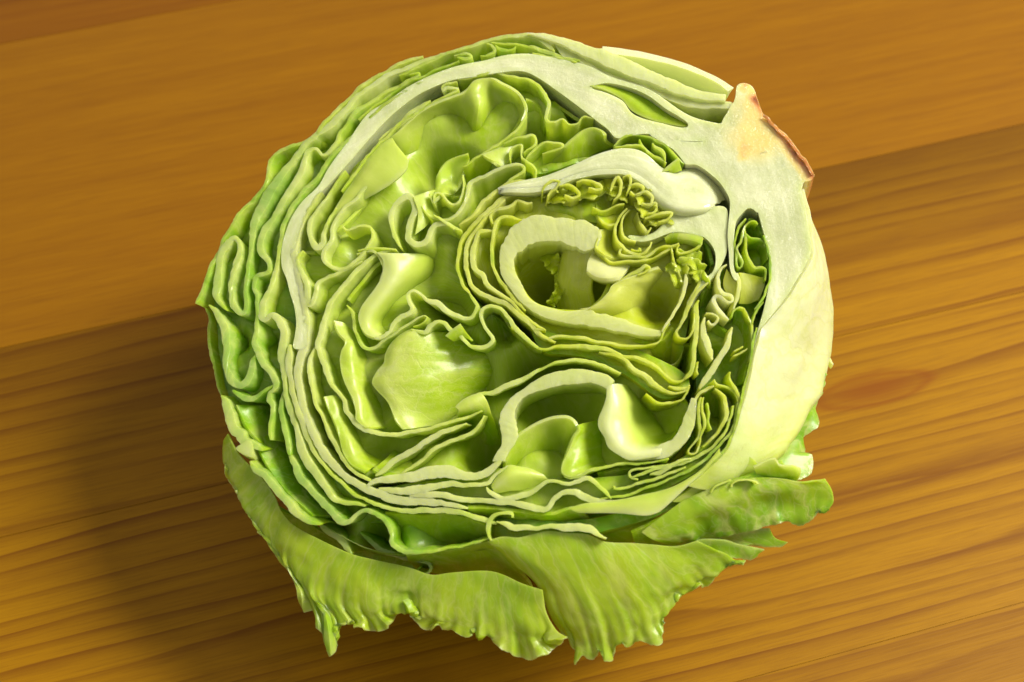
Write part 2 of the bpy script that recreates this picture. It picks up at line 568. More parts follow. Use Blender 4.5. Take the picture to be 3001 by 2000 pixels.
def sheet(name, rows, th=0.9, tone=0.5, nu=None, nv=None, rim0=1.0, rim1=0.0, wr=0.25, wf=0.12, vein=0.9, mat=None,
          per=10, jag=0.0, parent=root, label=None, uvs=None, step=0.9, ruf=None, dscale=1.0, tone_u=None):
    """leaf blade lofted through rows of points"""
    if dscale != 1.0:
        rows = [[(p[0], p[1], p[2] * dscale) for p in r] for r in rows]
    R = [catmull([pt(p) for p in r], per) for r in rows]
    L_ = max(np.linalg.norm(np.diff(c, axis=0), axis=1).sum() for c in R)
    nu = nu or max(10, min(220, int(L_ / step)))
    R = np.array([resample(c, nu) for c in R])           # rows x nu x 3
    if ruf:
        k_ = max(3, nu // 7)
        pad = np.concatenate([np.repeat(R[-1][:1], k_, 0), R[-1], np.repeat(R[-1][-1:], k_, 0)])
        sm = np.stack([np.convolve(pad[:, c], np.ones(2 * k_ + 1) / (2 * k_ + 1), 'valid') for c in range(3)], 1)
        sm[0], sm[-1] = R[-1][0], R[-1][-1]
        extra = 0.30 * R[-2] + 0.70 * sm
        R = np.concatenate([R[:-1], extra[None], R[-1:]])
    mid = R[:, nu // 2]
    Lv = np.linalg.norm(np.diff(mid, axis=0), axis=1).sum()
    nv = nv or max(8, min(90, int(Lv / step)))
    G = np.zeros((nu, nv, 3))
    kk = max(2, math.ceil(nv / (len(R) - 1)))
    nv = kk * (len(R) - 1) + 1
    G = np.zeros((nu, nv, 3))
    for i in range(nu):
        G[i] = catmull(R[:, i], kk)
    tones = np.interp(np.linspace(0, 1, nv), np.linspace(0, 1, len(tone)), tone) if isinstance(tone, (list, tuple)) else np.full(nv, tone)
    rims = np.zeros(nv)
    dist = np.linspace(0, Lv, nv)
    rims = np.maximum(rim0 * np.clip(1 - dist / 1.2, 0, 1), rim1 * np.clip(1 - (Lv - dist) / 0.8, 0, 1))
    if jag:
        SEED[0] += 1
        for i in range(nu):
            a = jag * (nz(i * 0.35, SEED[0] * 1.7) + 0.7 * nz(i * 0.9, SEED[0] * 2.3))
            e = G[i, -1] - G[i, -4]
            e = e / max(np.linalg.norm(e), 1e-6)
            for q in range(1, 7):
                G[i, -q] += e * a * (1 - (q - 1) / 6)
    if ruf:
        SEED[0] += 1
        nn = np.cross(np.gradient(G, axis=0), np.gradient(G, axis=1))
        nn /= np.maximum(np.linalg.norm(nn, axis=2), 1e-9)[..., None]
        for i in range(nu):
            ss = i / (nu - 1) * L_
            a = math.sin(2 * math.pi * ss / ruf[1] + 2.5 * nz(ss * 0.06, SEED[0] * 1.3)) + 0.5 * math.sin(2 * math.pi * ss / ruf[1] * 2.3 + 1.0)
            a *= 0.7 + 1.3 * nz(ss * 0.13, SEED[0] * 2.1, 3)
            for j in range(nv):
                f = j / (nv - 1)
                G[i, j] += nn[i, j] * ruf[0] * a * f ** 2.6
        G[..., 2] = np.maximum(G[..., 2], 1.0)
        wr = [wr * (0.5 + 0.9 * j / (nv - 1)) for j in range(nv)]
    if uvs is None:
        uvs = (L_ / 32.0, Lv / 32.0)
    tg = np.repeat(tones[None], nu, 0)
    if tone_u:
        tg = tg + np.interp(np.linspace(0, 1, nu), np.linspace(0, 1, len(tone_u)), tone_u)[:, None]
    return finish_grid(name, G, tg, rims[None], th, False, mat, vein, wr, wf, parent, label, uvs)


def bowl(name, outline, depth, tone=0.7, d0=2.0, th=0.9, kmin=0.04, n=90, rows=22, wr=0.8, parent=root, cen=None, label=None, rim=0.0,
         power=2.0):
    P = catmull([toL(p[0], p[1], d0) for p in outline], 8, True)
    P = resample(P, n, True)
    c = P.mean(0) if cen is None else toL(*cen)
    G = np.zeros((n, rows, 3))
    for j in range(rows):
        a = j / (rows - 1) * math.pi / 2
        k = max(kmin, math.cos(a))
        d = d0 + depth * math.sin(a)
        for i in range(n):
            q = c + (P[i] - c) * k
            G[i, j] = toW(q[0], q[1], d)
    rims = np.zeros(rows)
    rims[0] = rim
    return finish_grid(name, G, np.full((1, rows), tone), rims[None], th, True, None, 0.5, wr, 0.10, parent, label, (6, 2))


def slab(name, outer, holes=(), d0=0.0, depth=20, tone=0.0, bowl_=1.0, mat=None, grid=1.6, bump=0.25, parent=root, label=None,
         tonef=None, lean=(0, 0), round_=0.5, hollow=None, rimv=1.0, vein=0.0, veinf=None, more=()):
    """flesh cut flat: outline (with holes) in picture points, going down into the head"""
    SEED[0] += 1
    sd = SEED[0] * 5.1
    loops = []
    for Lp in [outer] + list(holes) + list(more):
        P = catmull([toL(p[0], p[1], d0) for p in Lp], 8, True)
        P = resample(P, max(12, int(clen(np.vstack([P, P[:1]])) / 0.8)), True)
        loops.append(P)
    vs, es = [], []
    for P in loops:
        b = len(vs)
        vs += [Vector(p) for p in P]
        es += [(b + i, b + (i + 1) % len(P)) for i in range(len(P))]
    nb = len(vs)
    allb = np.vstack(loops)
    mn = np.min(allb, 0)
    mxx = np.max(allb, 0)
    rng = random.Random(3)
    y = mn[1]
    while y < mxx[1]:
        x = mn[0]
        while x < mxx[0]:
            q = np.array([x + rng.uniform(-.4, .4), y + rng.uniform(-.4, .4)])
            if np.min(np.linalg.norm(allb - q, axis=1)) > 0.55:
                vs.append(Vector(q))
            x += grid
        y += grid
    r = geometry.delaunay_2d_cdt(vs, es, [], 0, 1e-5)
    nh = len(holes)
    solids = [loops[0]] + loops[1 + nh:]
    voids = loops[1:1 + nh]
    v2, f2 = r[0], r[2]
    used = sorted({i for f in f2 for i in f})
    idx = {a: b for b, a in enumerate(used)}
    P2 = np.array([v2[a] for a in used])
    def inside(Q, P):
        c = np.zeros(len(Q), bool)
        j = len(P) - 1
        for i in range(len(P)):
            yi, yj = P[i][1], P[j][1]
            if yi != yj:
                c ^= ((yi > Q[:, 1]) != (yj > Q[:, 1])) & (Q[:, 0] < (P[j][0] - P[i][0]) * (Q[:, 1] - yi) / (yj - yi) + P[i][0])
            j = i
        return c
    T3 = [tuple(idx[i] for i in f) for f in f2]
    cent = np.array([P2[list(t)].mean(0) for t in T3])
    ok = np.zeros(len(T3), bool)
    for h in solids:
        ok |= inside(cent, h)
    for h in voids:
        ok &= ~inside(cent, h)
    F = [t for t, k in zip(T3, ok) if k]
    keep = sorted({i for f in F for i in f})
    back = {a: b for b, a in enumerate(keep)}
    P2 = P2[keep]
    F = [tuple(back[i] for i in f) for f in F]
    # boundary edges -> walls
    cnt = {}
    for f in F:
        for a, b in zip(f, f[1:] + f[:1]):
            cnt.setdefault((min(a, b), max(a, b)), []).append((a, b))
    be = [v[0] for v in cnt.values() if len(v) == 1]
    bv = sorted({i for e in be for i in e})
    allb = P2[bv]
    top = []
    DB = []
    for q in P2:
        db = np.min(np.linalg.norm(allb - q, axis=1))
        DB.append(db)
        h = -round_ * math.exp(-(db / 0.7) ** 2) * 0.6
        h += bump * (1.2 * nz(q[0] * .22, q[1] * .22, sd) + 0.5 * nz(q[0] * .7, q[1] * .7, sd)) * min(1, db / 1.0)
        if hollow:
            h += hollow(q)
        top.append(toW(q[0], q[1], d0 - h))
    verts = list(top)
    prev = {i: i for i in bv}
    M = 8
    for j in range(1, M + 1):
        d = 0.4 + (depth - 0.4) * (j - 1) / (M - 1) if j > 0 else 0
        cur = {}
        for i in bv:
            q = P2[i]
            R = max(26.0, np.linalg.norm(q) * 1.05)
            k = 1 - (1 - math.sqrt(max(0, 1 - (min(d, R * .97) / R) ** 2))) * bowl_
            q2 = q * k + np.array(lean) * d
            cur[i] = len(verts)
            verts.append(toW(q2[0], q2[1], d0 + d))
        for a, b in be:
            F.append((prev[b], prev[a], cur[a], cur[b]))
        prev = cur
    n = len(verts)
    tn = np.full(n, float(tone))
    tn[:len(P2)] += 0.30 * np.exp(-(np.array(DB) / 1.3) ** 2)
    if tonef:
        for i, q in enumerate(P2):
            tn[i] = tonef(q)
        nb_ = len(P2)
        for j in range(M):
            for a, i in enumerate(bv):
                tn[nb_ + j * len(bv) + a] = tn[i]
    rm = np.zeros(n)
    vn = np.full(n, float(vein))
    if veinf:
        for i, q in enumerate(P2):
            vn[i] = veinf(q)
        for j in range(M):
            for a, i in enumerate(bv):
                vn[len(P2) + j * len(bv) + a] = vn[i]
    rm[:len(P2)] = rimv
    uv = np.zeros((n, 3))
    for i, q in enumerate(P2):
        uv[i] = (math.atan2(q[1], q[0]) * 60.0 / 30.0, np.linalg.norm(q) / 30.0, sd)
    return mesh_part(name, verts, F, tn, rm, vn, uv, mat or FLESH, parent, label)


def frill(name, path, amp=12, wl=26, w=5, depth=6, tone=0.55, d0=-0.8, seed=1, **kw):
    """crinkled edge of a heart leaf: a wavy line about the path"""
    C = catmull([(p[0], p[1]) for p in path], 10)
    L_ = clen(C)
    n = int(L_ / (wl / 6))
    C = resample(C, n)
    T = np.gradient(C, axis=0)
    T /= np.maximum(np.linalg.norm(T, axis=1), 1e-6)[:, None]
    Nn = np.stack([-T[:, 1], T[:, 0]], 1)
    rng = random.Random(seed)
    ph = rng.uniform(0, 6)
    pts = []
    for i in range(n):
        s = i / max(1, n - 1) * L_
        a = amp * math.sin(2 * math.pi * s / wl + ph + 0.9 * math.sin(s * .05)) * rng.uniform(0.6, 1.15)
        b = wl * 0.22 * math.sin(4 * math.pi * s / wl + ph)
        q = C[i] + Nn[i] * a + T[i] * b
        pts.append((q[0], q[1]))
    return wall(name, pts, w=w, depth=depth, tone=tone, d0=d0, step=0.45, rows=6, ruffle=kw.pop('ruffle', 0.5), **kw)


def crumple(name, path, w=40, amp=1.6, wl=30, d0=-0.6, tone=0.5, seed=1, depth=3.0, **kw):
    """ruffled ribbon of a small heart leaf lying along the path, its edges rippling up and down"""
    C = catmull([(p[0], p[1]) for p in path], 10)
    L_ = clen(C)
    n = max(12, int(L_ / 4))
    C = resample(C, n)
    T = np.gradient(C, axis=0)
    T /= np.maximum(np.linalg.norm(T, axis=1), 1e-6)[:, None]
    Nn = np.stack([-T[:, 1], T[:, 0]], 1)
    rg_ = random.Random(seed)
    ph = [rg_.uniform(0, 6) for _ in range(6)]
    rows = []
    for e in (-1, -0.55, 0, 0.5, 1):
        r = []
        for i in range(n):
            q = i / (n - 1) * L_
            k = abs(e) ** 1.3
            s1 = math.sin(2 * math.pi * q / wl + ph[0] + (1.7 if e > 0 else 0) + 1.2 * math.sin(q / wl + ph[1]))
            s2 = math.sin(4.3 * math.pi * q / wl + ph[2] + e)
            g = C[i] + Nn[i] * (e * w / 2 * (1 + 0.12 * s2 * k + 0.2 * math.sin(q / wl * 2 + ph[3]))) + T[i] * (wl * 0.10 * s1 * e)
            env = math.sin(math.pi * min(1, max(0, i / (n - 1)))) ** 0.5
            r.append((g[0], g[1], d0 + depth * (1 - env) + (1 - k) * 0.9 - amp * k * s1 - 0.15 * amp * k * s2))
        rows.append(r)
    return sheet(name, rows, th=kw.pop('th', 0.5), tone=tone, rim0=0.5, rim1=0.5, wr=0.12, wf=0.5, per=3, step=0.4, vein=0.3, **kw)


def floor_leaf(name, outline, d, amp=2.0, deeps=(), tone=0.5, sc=0.09, grid=1.3, label=None):
    """blade lying across the bottom of a hollow, buckled, with deeper places"""
    sd = SEED[0] * 2.9
    D = [(toL(a, b, d), r * PXMM, e) for a, b, r, e in deeps]

    def h(q):
        v = amp * (nz(q[0] * sc, q[1] * sc, sd) + 0.5 * nz(q[0] * sc * 2.6, q[1] * sc * 2.6, sd + 4))
        v = min(v, d - 1.6)
        for c, r, e in D:
            v -= e * math.exp(-(np.linalg.norm(q - c) / r) ** 2)
        return v
    return slab(name, outline, d0=d, depth=3, tone=tone, mat=LEAF, grid=grid, bump=0.15, round_=0.0, hollow=h, rimv=0.0, vein=0.6, label=label)


# ------------------------------------------------------------------ the table: glued pine planks


def wood_material():
    m, nt = nodes_of('varnished_pine')
    L = nt.links.new
    out = add(nt, 'ShaderNodeOutputMaterial')
    tc = add(nt, 'ShaderNodeTexCoord')
    kind = add(nt, 'ShaderNodeAttribute', attribute_name='grain', attribute_type='OBJECT').outputs['Fac']
    tint = add(nt, 'ShaderNodeAttribute', attribute_name='tint', attribute_type='OBJECT').outputs['Fac']
    sc = add(nt, 'ShaderNodeAttribute', attribute_name='ring', attribute_type='OBJECT').outputs['Fac']
    sep = add(nt, 'ShaderNodeSeparateXYZ')
    L(tc.outputs['Object'], sep.inputs[0])
    x, y, z = sep.outputs
    # wander of the rings along the plank
    cv = add(nt, 'ShaderNodeCombineXYZ')
    L(math_n(nt, 'MULTIPLY', x, 3.5), cv.inputs[0])
    L(math_n(nt, 'MULTIPLY', y, 16.0), cv.inputs[1])
    L(tint, cv.inputs[2])
    w1 = noise_n(nt, cv.outputs[0], 1.0, 2)
    cv2 = add(nt, 'ShaderNodeCombineXYZ')
    L(math_n(nt, 'MULTIPLY', x, 22.0), cv2.inputs[0])
    L(math_n(nt, 'MULTIPLY', y, 160.0), cv2.inputs[1])
    L(tint, cv2.inputs[2])
    w2 = noise_n(nt, cv2.outputs[0], 1.0, 3)
    # knot: rings bulge round one place
    yy = math_n(nt, 'ADD', y, math_n(nt, 'ADD', math_n(nt, 'MULTIPLY', math_n(nt, 'SUBTRACT', w1.outputs[0], 0.5), 0.018),
                                     math_n(nt, 'MULTIPLY', math_n(nt, 'SUBTRACT', w2.outputs[0], 0.5), 0.0014)))
    cv6 = add(nt, 'ShaderNodeCombineXYZ')
    L(math_n(nt, 'MULTIPLY', x, 1.2), cv6.inputs[0])
    L(math_n(nt, 'MULTIPLY', y, 55.0), cv6.inputs[1])
    L(tint, cv6.inputs[2])
    w6 = noise_n(nt, cv6.outputs[0], 1.0, 1)
    yy = math_n(nt, 'ADD', yy, math_n(nt, 'MULTIPLY', math_n(nt, 'SUBTRACT', w6.outputs[0], 0.5), 0.026))
    ph = math_n(nt, 'FRACT', math_n(nt, 'MULTIPLY', yy, sc))
    late = ramp(nt, ph, [(0.0, (0.0, 0.0, 0.0)), (0.45, (0.03, 0.03, 0.03)), (0.78, (0.55, 0.55, 0.55)), (0.955, (1, 1, 1)), (1.0, (0.0, 0.0, 0.0))])
    # strength of rings varies from place to place
    cv3 = add(nt, 'ShaderNodeCombineXYZ')
    L(math_n(nt, 'MULTIPLY', x, 9.0), cv3.inputs[0])
    L(math_n(nt, 'MULTIPLY', y, 75.0), cv3.inputs[1])
    L(tint, cv3.inputs[2])
    w3 = noise_n(nt, cv3.outputs[0], 1.0, 2)
    st = math_n(nt, 'MULTIPLY', late, ramp(nt, w3.outputs[0], [(0.30, (0.25, 0.25, 0.25)), (0.65, (1, 1, 1))]))
    st = math_n(nt, 'MULTIPLY', math_n(nt, 'MULTIPLY', st, kind), 0.85)
    # fine fibre
    cv4 = add(nt, 'ShaderNodeCombineXYZ')
    L(math_n(nt, 'MULTIPLY', x, 60.0), cv4.inputs[0])
    L(math_n(nt, 'MULTIPLY', y, 1500.0), cv4.inputs[1])
    L(tint, cv4.inputs[2])
    w4 = noise_n(nt, cv4.outputs[0], 1.0, 3, 0.65)
    cv5 = add(nt, 'ShaderNodeCombineXYZ')
    L(math_n(nt, 'MULTIPLY', x, 8.0), cv5.inputs[0])
    L(math_n(nt, 'MULTIPLY', y, 190.0), cv5.inputs[1])
    L(tint, cv5.inputs[2])
    w5 = noise_n(nt, cv5.outputs[0], 1.0, 3)
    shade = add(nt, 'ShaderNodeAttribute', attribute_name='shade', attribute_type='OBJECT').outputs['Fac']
    light = mixc(nt, tint, (0.300, 0.140, 0.0025), (0.190, 0.068, 0.0022))
    dark = mixc(nt, tint, (0.125, 0.037, 0.0025), (0.10, 0.024, 0.002))
    c = mixc(nt, st, light, dark)
    c = mixc(nt, ramp(nt, w5.outputs[0], [(0.35, (0, 0, 0)), (0.75, (0.30, 0.30, 0.30))]), c, dark)
    c = mixc(nt, ramp(nt, w4.outputs[0], [(0.45, (0, 0, 0)), (0.80, (0.45, 0.45, 0.45))]), c, (0.12, 0.04, 0.003))
    hw = add(nt, 'ShaderNodeAttribute', attribute_name='halfwidth', attribute_type='OBJECT').outputs['Fac']
    kp = add(nt, 'ShaderNodeAttribute', attribute_name='knot', attribute_type='OBJECT').outputs['Vector']
    ks = add(nt, 'ShaderNodeSeparateXYZ')
    L(kp, ks.inputs[0])
    dx = math_n(nt, 'SUBTRACT', x, ks.outputs[0])
    dy = math_n(nt, 'SUBTRACT', math_n(nt, 'ADD', y, math_n(nt, 'MULTIPLY', math_n(nt, 'SUBTRACT', w2.outputs[0], 0.5), 0.008)), ks.outputs[1])
    kq = math_n(nt, 'ADD', math_n(nt, 'POWER', math_n(nt, 'ABSOLUTE', math_n(nt, 'DIVIDE', dx, 0.020)), 2.0), math_n(nt, 'POWER', math_n(nt, 'ABSOLUTE', math_n(nt, 'DIVIDE', dy, 0.0055)), 2.0))
    kn = ramp(nt, math_n(nt, 'MULTIPLY', kq, 0.4), [(0.0, (0.9, 0.9, 0.9)), (0.22, (0.5, 0.5, 0.5)), (0.36, (0.8, 0.8, 0.8)), (0.55, (0.15, 0.15, 0.15)), (1.0, (0, 0, 0))])
    c = mixc(nt, math_n(nt, 'MULTIPLY', kn, ks.outputs[2]), c, (0.17, 0.042, 0.002))
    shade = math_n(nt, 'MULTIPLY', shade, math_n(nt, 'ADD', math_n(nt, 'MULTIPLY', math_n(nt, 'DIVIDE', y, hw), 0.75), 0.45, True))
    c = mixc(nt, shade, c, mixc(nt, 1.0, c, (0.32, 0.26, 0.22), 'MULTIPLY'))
    bu = add(nt, 'ShaderNodeBump')
    bu.inputs['Strength'].default_value = 0.25
    bu.inputs['Distance'].default_value = 0.0004
    L(math_n(nt, 'ADD', math_n(nt, 'MULTIPLY', w4.outputs[0], 0.5), math_n(nt, 'MULTIPLY', st, -0.1)), bu.inputs['Height'])
    p = add(nt, 'ShaderNodeBsdfPrincipled')
    L(c, p.inputs['Base Color'])
    L(math_n(nt, 'ADD', math_n(nt, 'MULTIPLY', w4.outputs[0], 0.2), 0.36), p.inputs['Roughness'])
    p.inputs['Specular IOR Level'].default_value = 0.10
    L(bu.outputs[0], p.inputs['Normal'])
    L(p.outputs[0], out.inputs[0])
    return m


WOOD = wood_material()
ga = onTable(0, 1021)
gb = onTable(3000, 363)
gdir = (gb - ga)
gdir /= np.linalg.norm(gdir)
gnrm = np.array([-gdir[1], gdir[0], 0])
ANG = math.atan2(gdir[1], gdir[0])


def across_at(px, py):
    return float(np.dot(onTable(px, py), gnrm))


J1, J2, J3 = across_at(0, 130), across_at(0, 1021), across_at(0, 1576)
edges = [J1 + 420, J1 + 300, J1 + 190, J1 + 95, J1, J2, J3, J3 - 105, J3 - 200, J3 - 300]
table = bpy.data.objects.new('wooden_table', None)
table['label'] = 'honey coloured varnished pine table top of glued planks under the lettuce'
table['category'] = 'table'
COL.objects.link(table)
#            grain tint ring
props = [(0.5, 0.7, 140), (0.6, 0.5, 130), (0.5, 0.9, 150), (0.55, 1.0, 120), (0.16, 0.62, 260), (0.85, 0.15, 112), (1.0, 0.05, 150), (0.8, 0.2, 140), (0.8, 0.4, 120)]
for k, (a, b) in enumerate(zip(edges[:-1], edges[1:])):
    import bmesh
    bm = bmesh.new()
    wdt = (a - b - 0.06) * MM
    bmesh.ops.create_cube(bm, size=1)
    for v in bm.verts:
        v.co = Vector((v.co.x * 1.9, v.co.y * wdt, v.co.z * 0.026))
    bmesh.ops.bevel(bm, geom=[e for e in bm.edges], offset=0.00012, segments=2, affect='EDGES')
    me = bpy.data.meshes.new('plank')
    bm.to_mesh(me)
    bm.free()
    me.materials.append(WOOD)
    o = bpy.data.objects.new('plank', me)
    c = gnrm * (a + b) / 2 + gdir * (30 + 37 * k % 50)
    o.location = Vector((c[0] * MM, c[1] * MM, -0.013))
    o.rotation_euler = (0, 0, ANG)
    o['grain'], o['tint'], o['ring'] = float(props[k][0]), float(props[k][1]), float(props[k][2])
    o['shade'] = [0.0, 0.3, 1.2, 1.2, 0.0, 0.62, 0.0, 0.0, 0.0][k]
    o['halfwidth'] = float(wdt / 2)
    kq = onTable(2560, 1140) - c
    kin = abs(np.dot(kq, gnrm)) < wdt / MM / 2
    o['knot'] = (float(np.dot(kq, gdir) * MM), float(np.dot(kq, gnrm) * MM), 0.8 if kin else 0.0)
    COL.objects.link(o)
    o.parent = table

def stem_brown(q):
    # browned, dried skin on the outside of the cut stalk, tan flesh about it, a brown streak where the ribs meet
    a = toL(2215, 290)
    b = toL(2392, 525)
    ab = b - a
    t = max(0, min(1, np.dot(q - a, ab) / np.dot(ab, ab)))
    d = np.linalg.norm(q - (a + ab * t))
    s = max(0.0, 1 - d / 3.6) * 1.0
    c0 = np.linalg.norm((q - toL(2215, 370)) / np.array([1.0, 1.15]))
    c1 = np.linalg.norm((q - toL(2180, 440)) / np.array([1.3, 3.4]))
    c2 = np.linalg.norm(q - toL(2185, 246))
    return max(s, 0.34 * min(1, max(0, 1.5 - c0 / 7.5)), 0.72 * max(0, 1 - c1 / 1.2) ** .6, 1.0 * max(0, 1 - c2 / 2.2))


# ------------------------------------------------------------------ lettuce: closing shells deep inside
bowl('outer_shell_leaf', [(700, 700), (800, 560), (900, 450), (1030, 320), (1200, 210), (1400, 140), (1600, 125), (1800, 190), (2000, 265),
                          (2130, 330), (2230, 480), (2240, 700), (2225, 900), (2185, 1100), (2130, 1280), (2020, 1400), (1850, 1490),
                          (1600, 1540), (1350, 1560), (1150, 1540), (980, 1500), (860, 1400), (780, 1250), (720, 1080), (690, 900)],
     76, tone=0.80, d0=9, n=160, rows=34, wr=0.9)
bowl('inner_shell_leaf', [(885, 700), (950, 580), (1080, 430), (1230, 310), (1420, 240), (1620, 300), (1800, 420), (1990, 500), (2120, 640),
                          (2110, 850), (2050, 1050), (2010, 1200), (1920, 1320), (1700, 1420), (1450, 1440), (1200, 1430), (1030, 1360),
                          (940, 1200), (890, 1000), (870, 830)], 28, tone=0.6, d0=14, n=140, rows=24, wr=0.7)
bowl('heart_shell_leaf', [(1375, 720), (1430, 630), (1540, 560), (1750, 530), (1900, 600), (2040, 690), (2090, 780), (2030, 900), (1960, 1000),
                          (1800, 1010), (1620, 990), (1480, 900), (1400, 820)], 34, tone=0.5, d0=5, n=110, rows=22, wr=0.4)

floor_leaf('outer_leaf', [(640, 760), (720, 640), (820, 520), (930, 420), (1060, 310), (1200, 215), (1400, 140), (1570, 112), (1650, 150), (1600, 185), (1450, 180), (1280, 225), (1120, 320), (1030, 420), (930, 560),
                         (850, 690), (840, 790), (870, 900), (860, 1050), (900, 1250), (1000, 1400), (1150, 1470), (1400, 1500), (1640, 1530), (1900, 1480), (2060, 1370), (2140, 1230), (2190, 1130), (2205, 1190), (2120, 1370), (1950, 1500), (1720, 1570),
                         (1500, 1600), (1250, 1625), (1090, 1610), (960, 1545), (840, 1460), (740, 1340), (680, 1220), (650, 1080), (630, 900)],
           4.3, amp=1.8, tone=0.68, deeps=[(830, 1330, 45, 12), (870, 1440, 60, 14), (970, 1530, 50, 12), (1110, 1570, 50, 14), (770, 1210, 45, 9), (770, 880, 25, 5), (700, 1000, 25, 7), (820, 1000, 25, 6), (1330, 1570, 80, 8), (720, 740, 20, 5)])
floor_leaf('inner_leaf', [(900, 690), (960, 580), (1080, 430), (1230, 310), (1420, 245), (1600, 290), (1690, 380), (1790, 430), (1640, 500), (1500, 540), (1400, 620), (1345, 760), (1380, 860), (1500, 960), (1640, 1040), (1850, 1090),
                         (2000, 1160), (2010, 1230), (1950, 1330), (1700, 1400), (1450, 1400), (1250, 1420), (1080, 1400), (960, 1280), (920, 1050), (900, 850)],
           5.4, amp=2.5, tone=0.50, deeps=[(1290, 490, 70, 16), (1380, 510, 35, 14), (1430, 560, 45, 16), (1250, 780, 50, 4), (1640, 400, 40, 10), (1560, 400, 40, 8), (1640, 1180, 110, 20), (1430, 1320, 60, 16), (1560, 1060, 60, 12), (1900, 1230, 70, 12),
                                         (1330, 900, 45, 6), (1290, 870, 40, 5), (1480, 960, 35, 8), (1100, 1180, 50, 6), (1140, 1330, 60, 8), (1350, 1120, 120, 12)])
floor_leaf('heart_leaf', [(1352, 770), (1362, 710), (1420, 640), (1470, 600), (1560, 565), (1750, 540), (1880, 590), (1960, 650), (2060, 700), (2085, 770), (2030, 880), (1990, 1050), (1900, 1060), (1700, 1000), (1560, 960), (1450, 880), (1380, 840)],
           3.6, amp=1.4, tone=0.46, deeps=[(1600, 790, 90, 22), (1700, 830, 80, 14), (1950, 1060, 50, 10), (1930, 880, 50, 12), (2060, 760, 30, 8), (1460, 740, 25, 3)])
floor_leaf('heart_leaf', [(2140, 700), (2170, 640), (2215, 630), (2250, 740), (2250, 840), (2225, 960), (2190, 1110), (2150, 1250), (2060, 1340), (2010, 1330), (2040, 1180), (2035, 1000), (2060, 880), (2110, 780)],
           7, amp=2.2, tone=0.72, deeps=[(2140, 800, 15, 6), (2080, 1040, 25, 4), (2100, 1210, 25, 4)])

floor_leaf('heart_leaf', [(1560, 960), (1650, 985), (1800, 1005), (1900, 1040), (2010, 1100), (2010, 1150), (1940, 1170), (1850, 1110), (1760, 1062), (1660, 1040), (1590, 1030)],
           3.4, amp=1.2, tone=0.5)
floor_leaf('inner_leaf', [(1080, 1440), (1200, 1420), (1330, 1400), (1460, 1375), (1560, 1400), (1700, 1405), (1850, 1390), (2000, 1350), (2110, 1290), (2100, 1340), (1980, 1420), (1800, 1480), (1600, 1510), (1400, 1490), (1200, 1480)],
           3.4, amp=1.4, tone=0.52)

# ------------------------------------------------------------------ left outer layers
OL = dict(bowl=1.0)
wall('outer_leaf', [(1240, 165), (1180, 184), (1132, 209), (1073, 243), (1019, 290), (950, 362), (917, 400), (869, 423), (821, 441), (794, 470), (786, 500), (781, 535),
                    (757, 570), (708, 620), (683, 662), (657, 700), (638, 742), (621, 776), (603, 822), (590, 855), (574, 891)],
     w=11, depth=30, tone=[0.35, 0.5, 0.75, 0.7], ruffle=0.9)
wall('outer_leaf', [(1330, 150, 10), (1250, 178, 12), (1149, 218, 16), (1092, 250, 16), (1047, 281, 16), (1026, 308, 18), (996, 340, 22), (964, 369, 22), (929, 397, 20), (888, 433, 20),
                    (853, 477, 22), (826, 512, 24), (795, 557, 30), (775, 592, 32), (757, 622, 28), (746, 650, 28), (738, 678, 22), (736, 707, 18), (735, 736, 14),
                    (728, 765, 13), (722, 796, 13), (719, 835, 13), (720, 867, 13), (722, 896, 14), (714, 916, 15), (699, 909, 20), (684, 890, 18), (676, 865, 14),
                    (674, 835, 13), (681, 800, 17), (693, 774, 22), (703, 749, 18), (701, 717, 13), (695, 699, 12), (684, 695, 14), (668, 711, 20), (651, 738, 24), (643, 764, 22),
                    (640, 793, 24), (640, 822, 26), (632, 851, 22), (632, 870, 18), (646, 890, 14), (664, 910, 8)],
     depth=26, tone=[0.25, 0.3, 0.45, 0.8, 0.75, 0.7, 0.5, 0.6], ruffle=0.9)
wall('outer_leaf', [(1180, 246, 10), (1120, 278, 10), (1076, 306, 12), (1047, 324, 16), (1014, 368, 10), (996, 390, 10), (985, 414, 12), (964, 440, 14), (945, 454, 10), (936, 444, 9), (928, 433, 10), (914, 436, 12),
                    (901, 446, 16), (894, 466, 18), (886, 496, 20), (869, 524, 22), (851, 552, 22), (834, 582, 20), (821, 602, 22), (802, 634, 18), (780, 666, 20), (767, 691, 20),
                    (761, 717, 22), (762, 739, 22), (776, 753, 20), (788, 772, 14), (789, 792, 13), (773, 803, 14), (754, 810, 16), (743, 828, 14), (745, 851, 12), (754, 870, 14),
                    (752, 910, 10), (750, 946, 12), (752, 970, 13), (749, 990, 15), (746, 1011, 17), (760, 1035, 18), (774, 1071, 18), (795, 1093, 17), (806, 1118, 18), (802, 1141, 14),
                    (790, 1150, 12), (788, 1172, 16), (799, 1186, 14), (796, 1215, 12), (791, 1253, 12), (793, 1290, 10)],
     depth=24, tone=[0.4, 0.5, 0.4, 0.6, 0.75, 0.7, 0.75], ruffle=0.8)
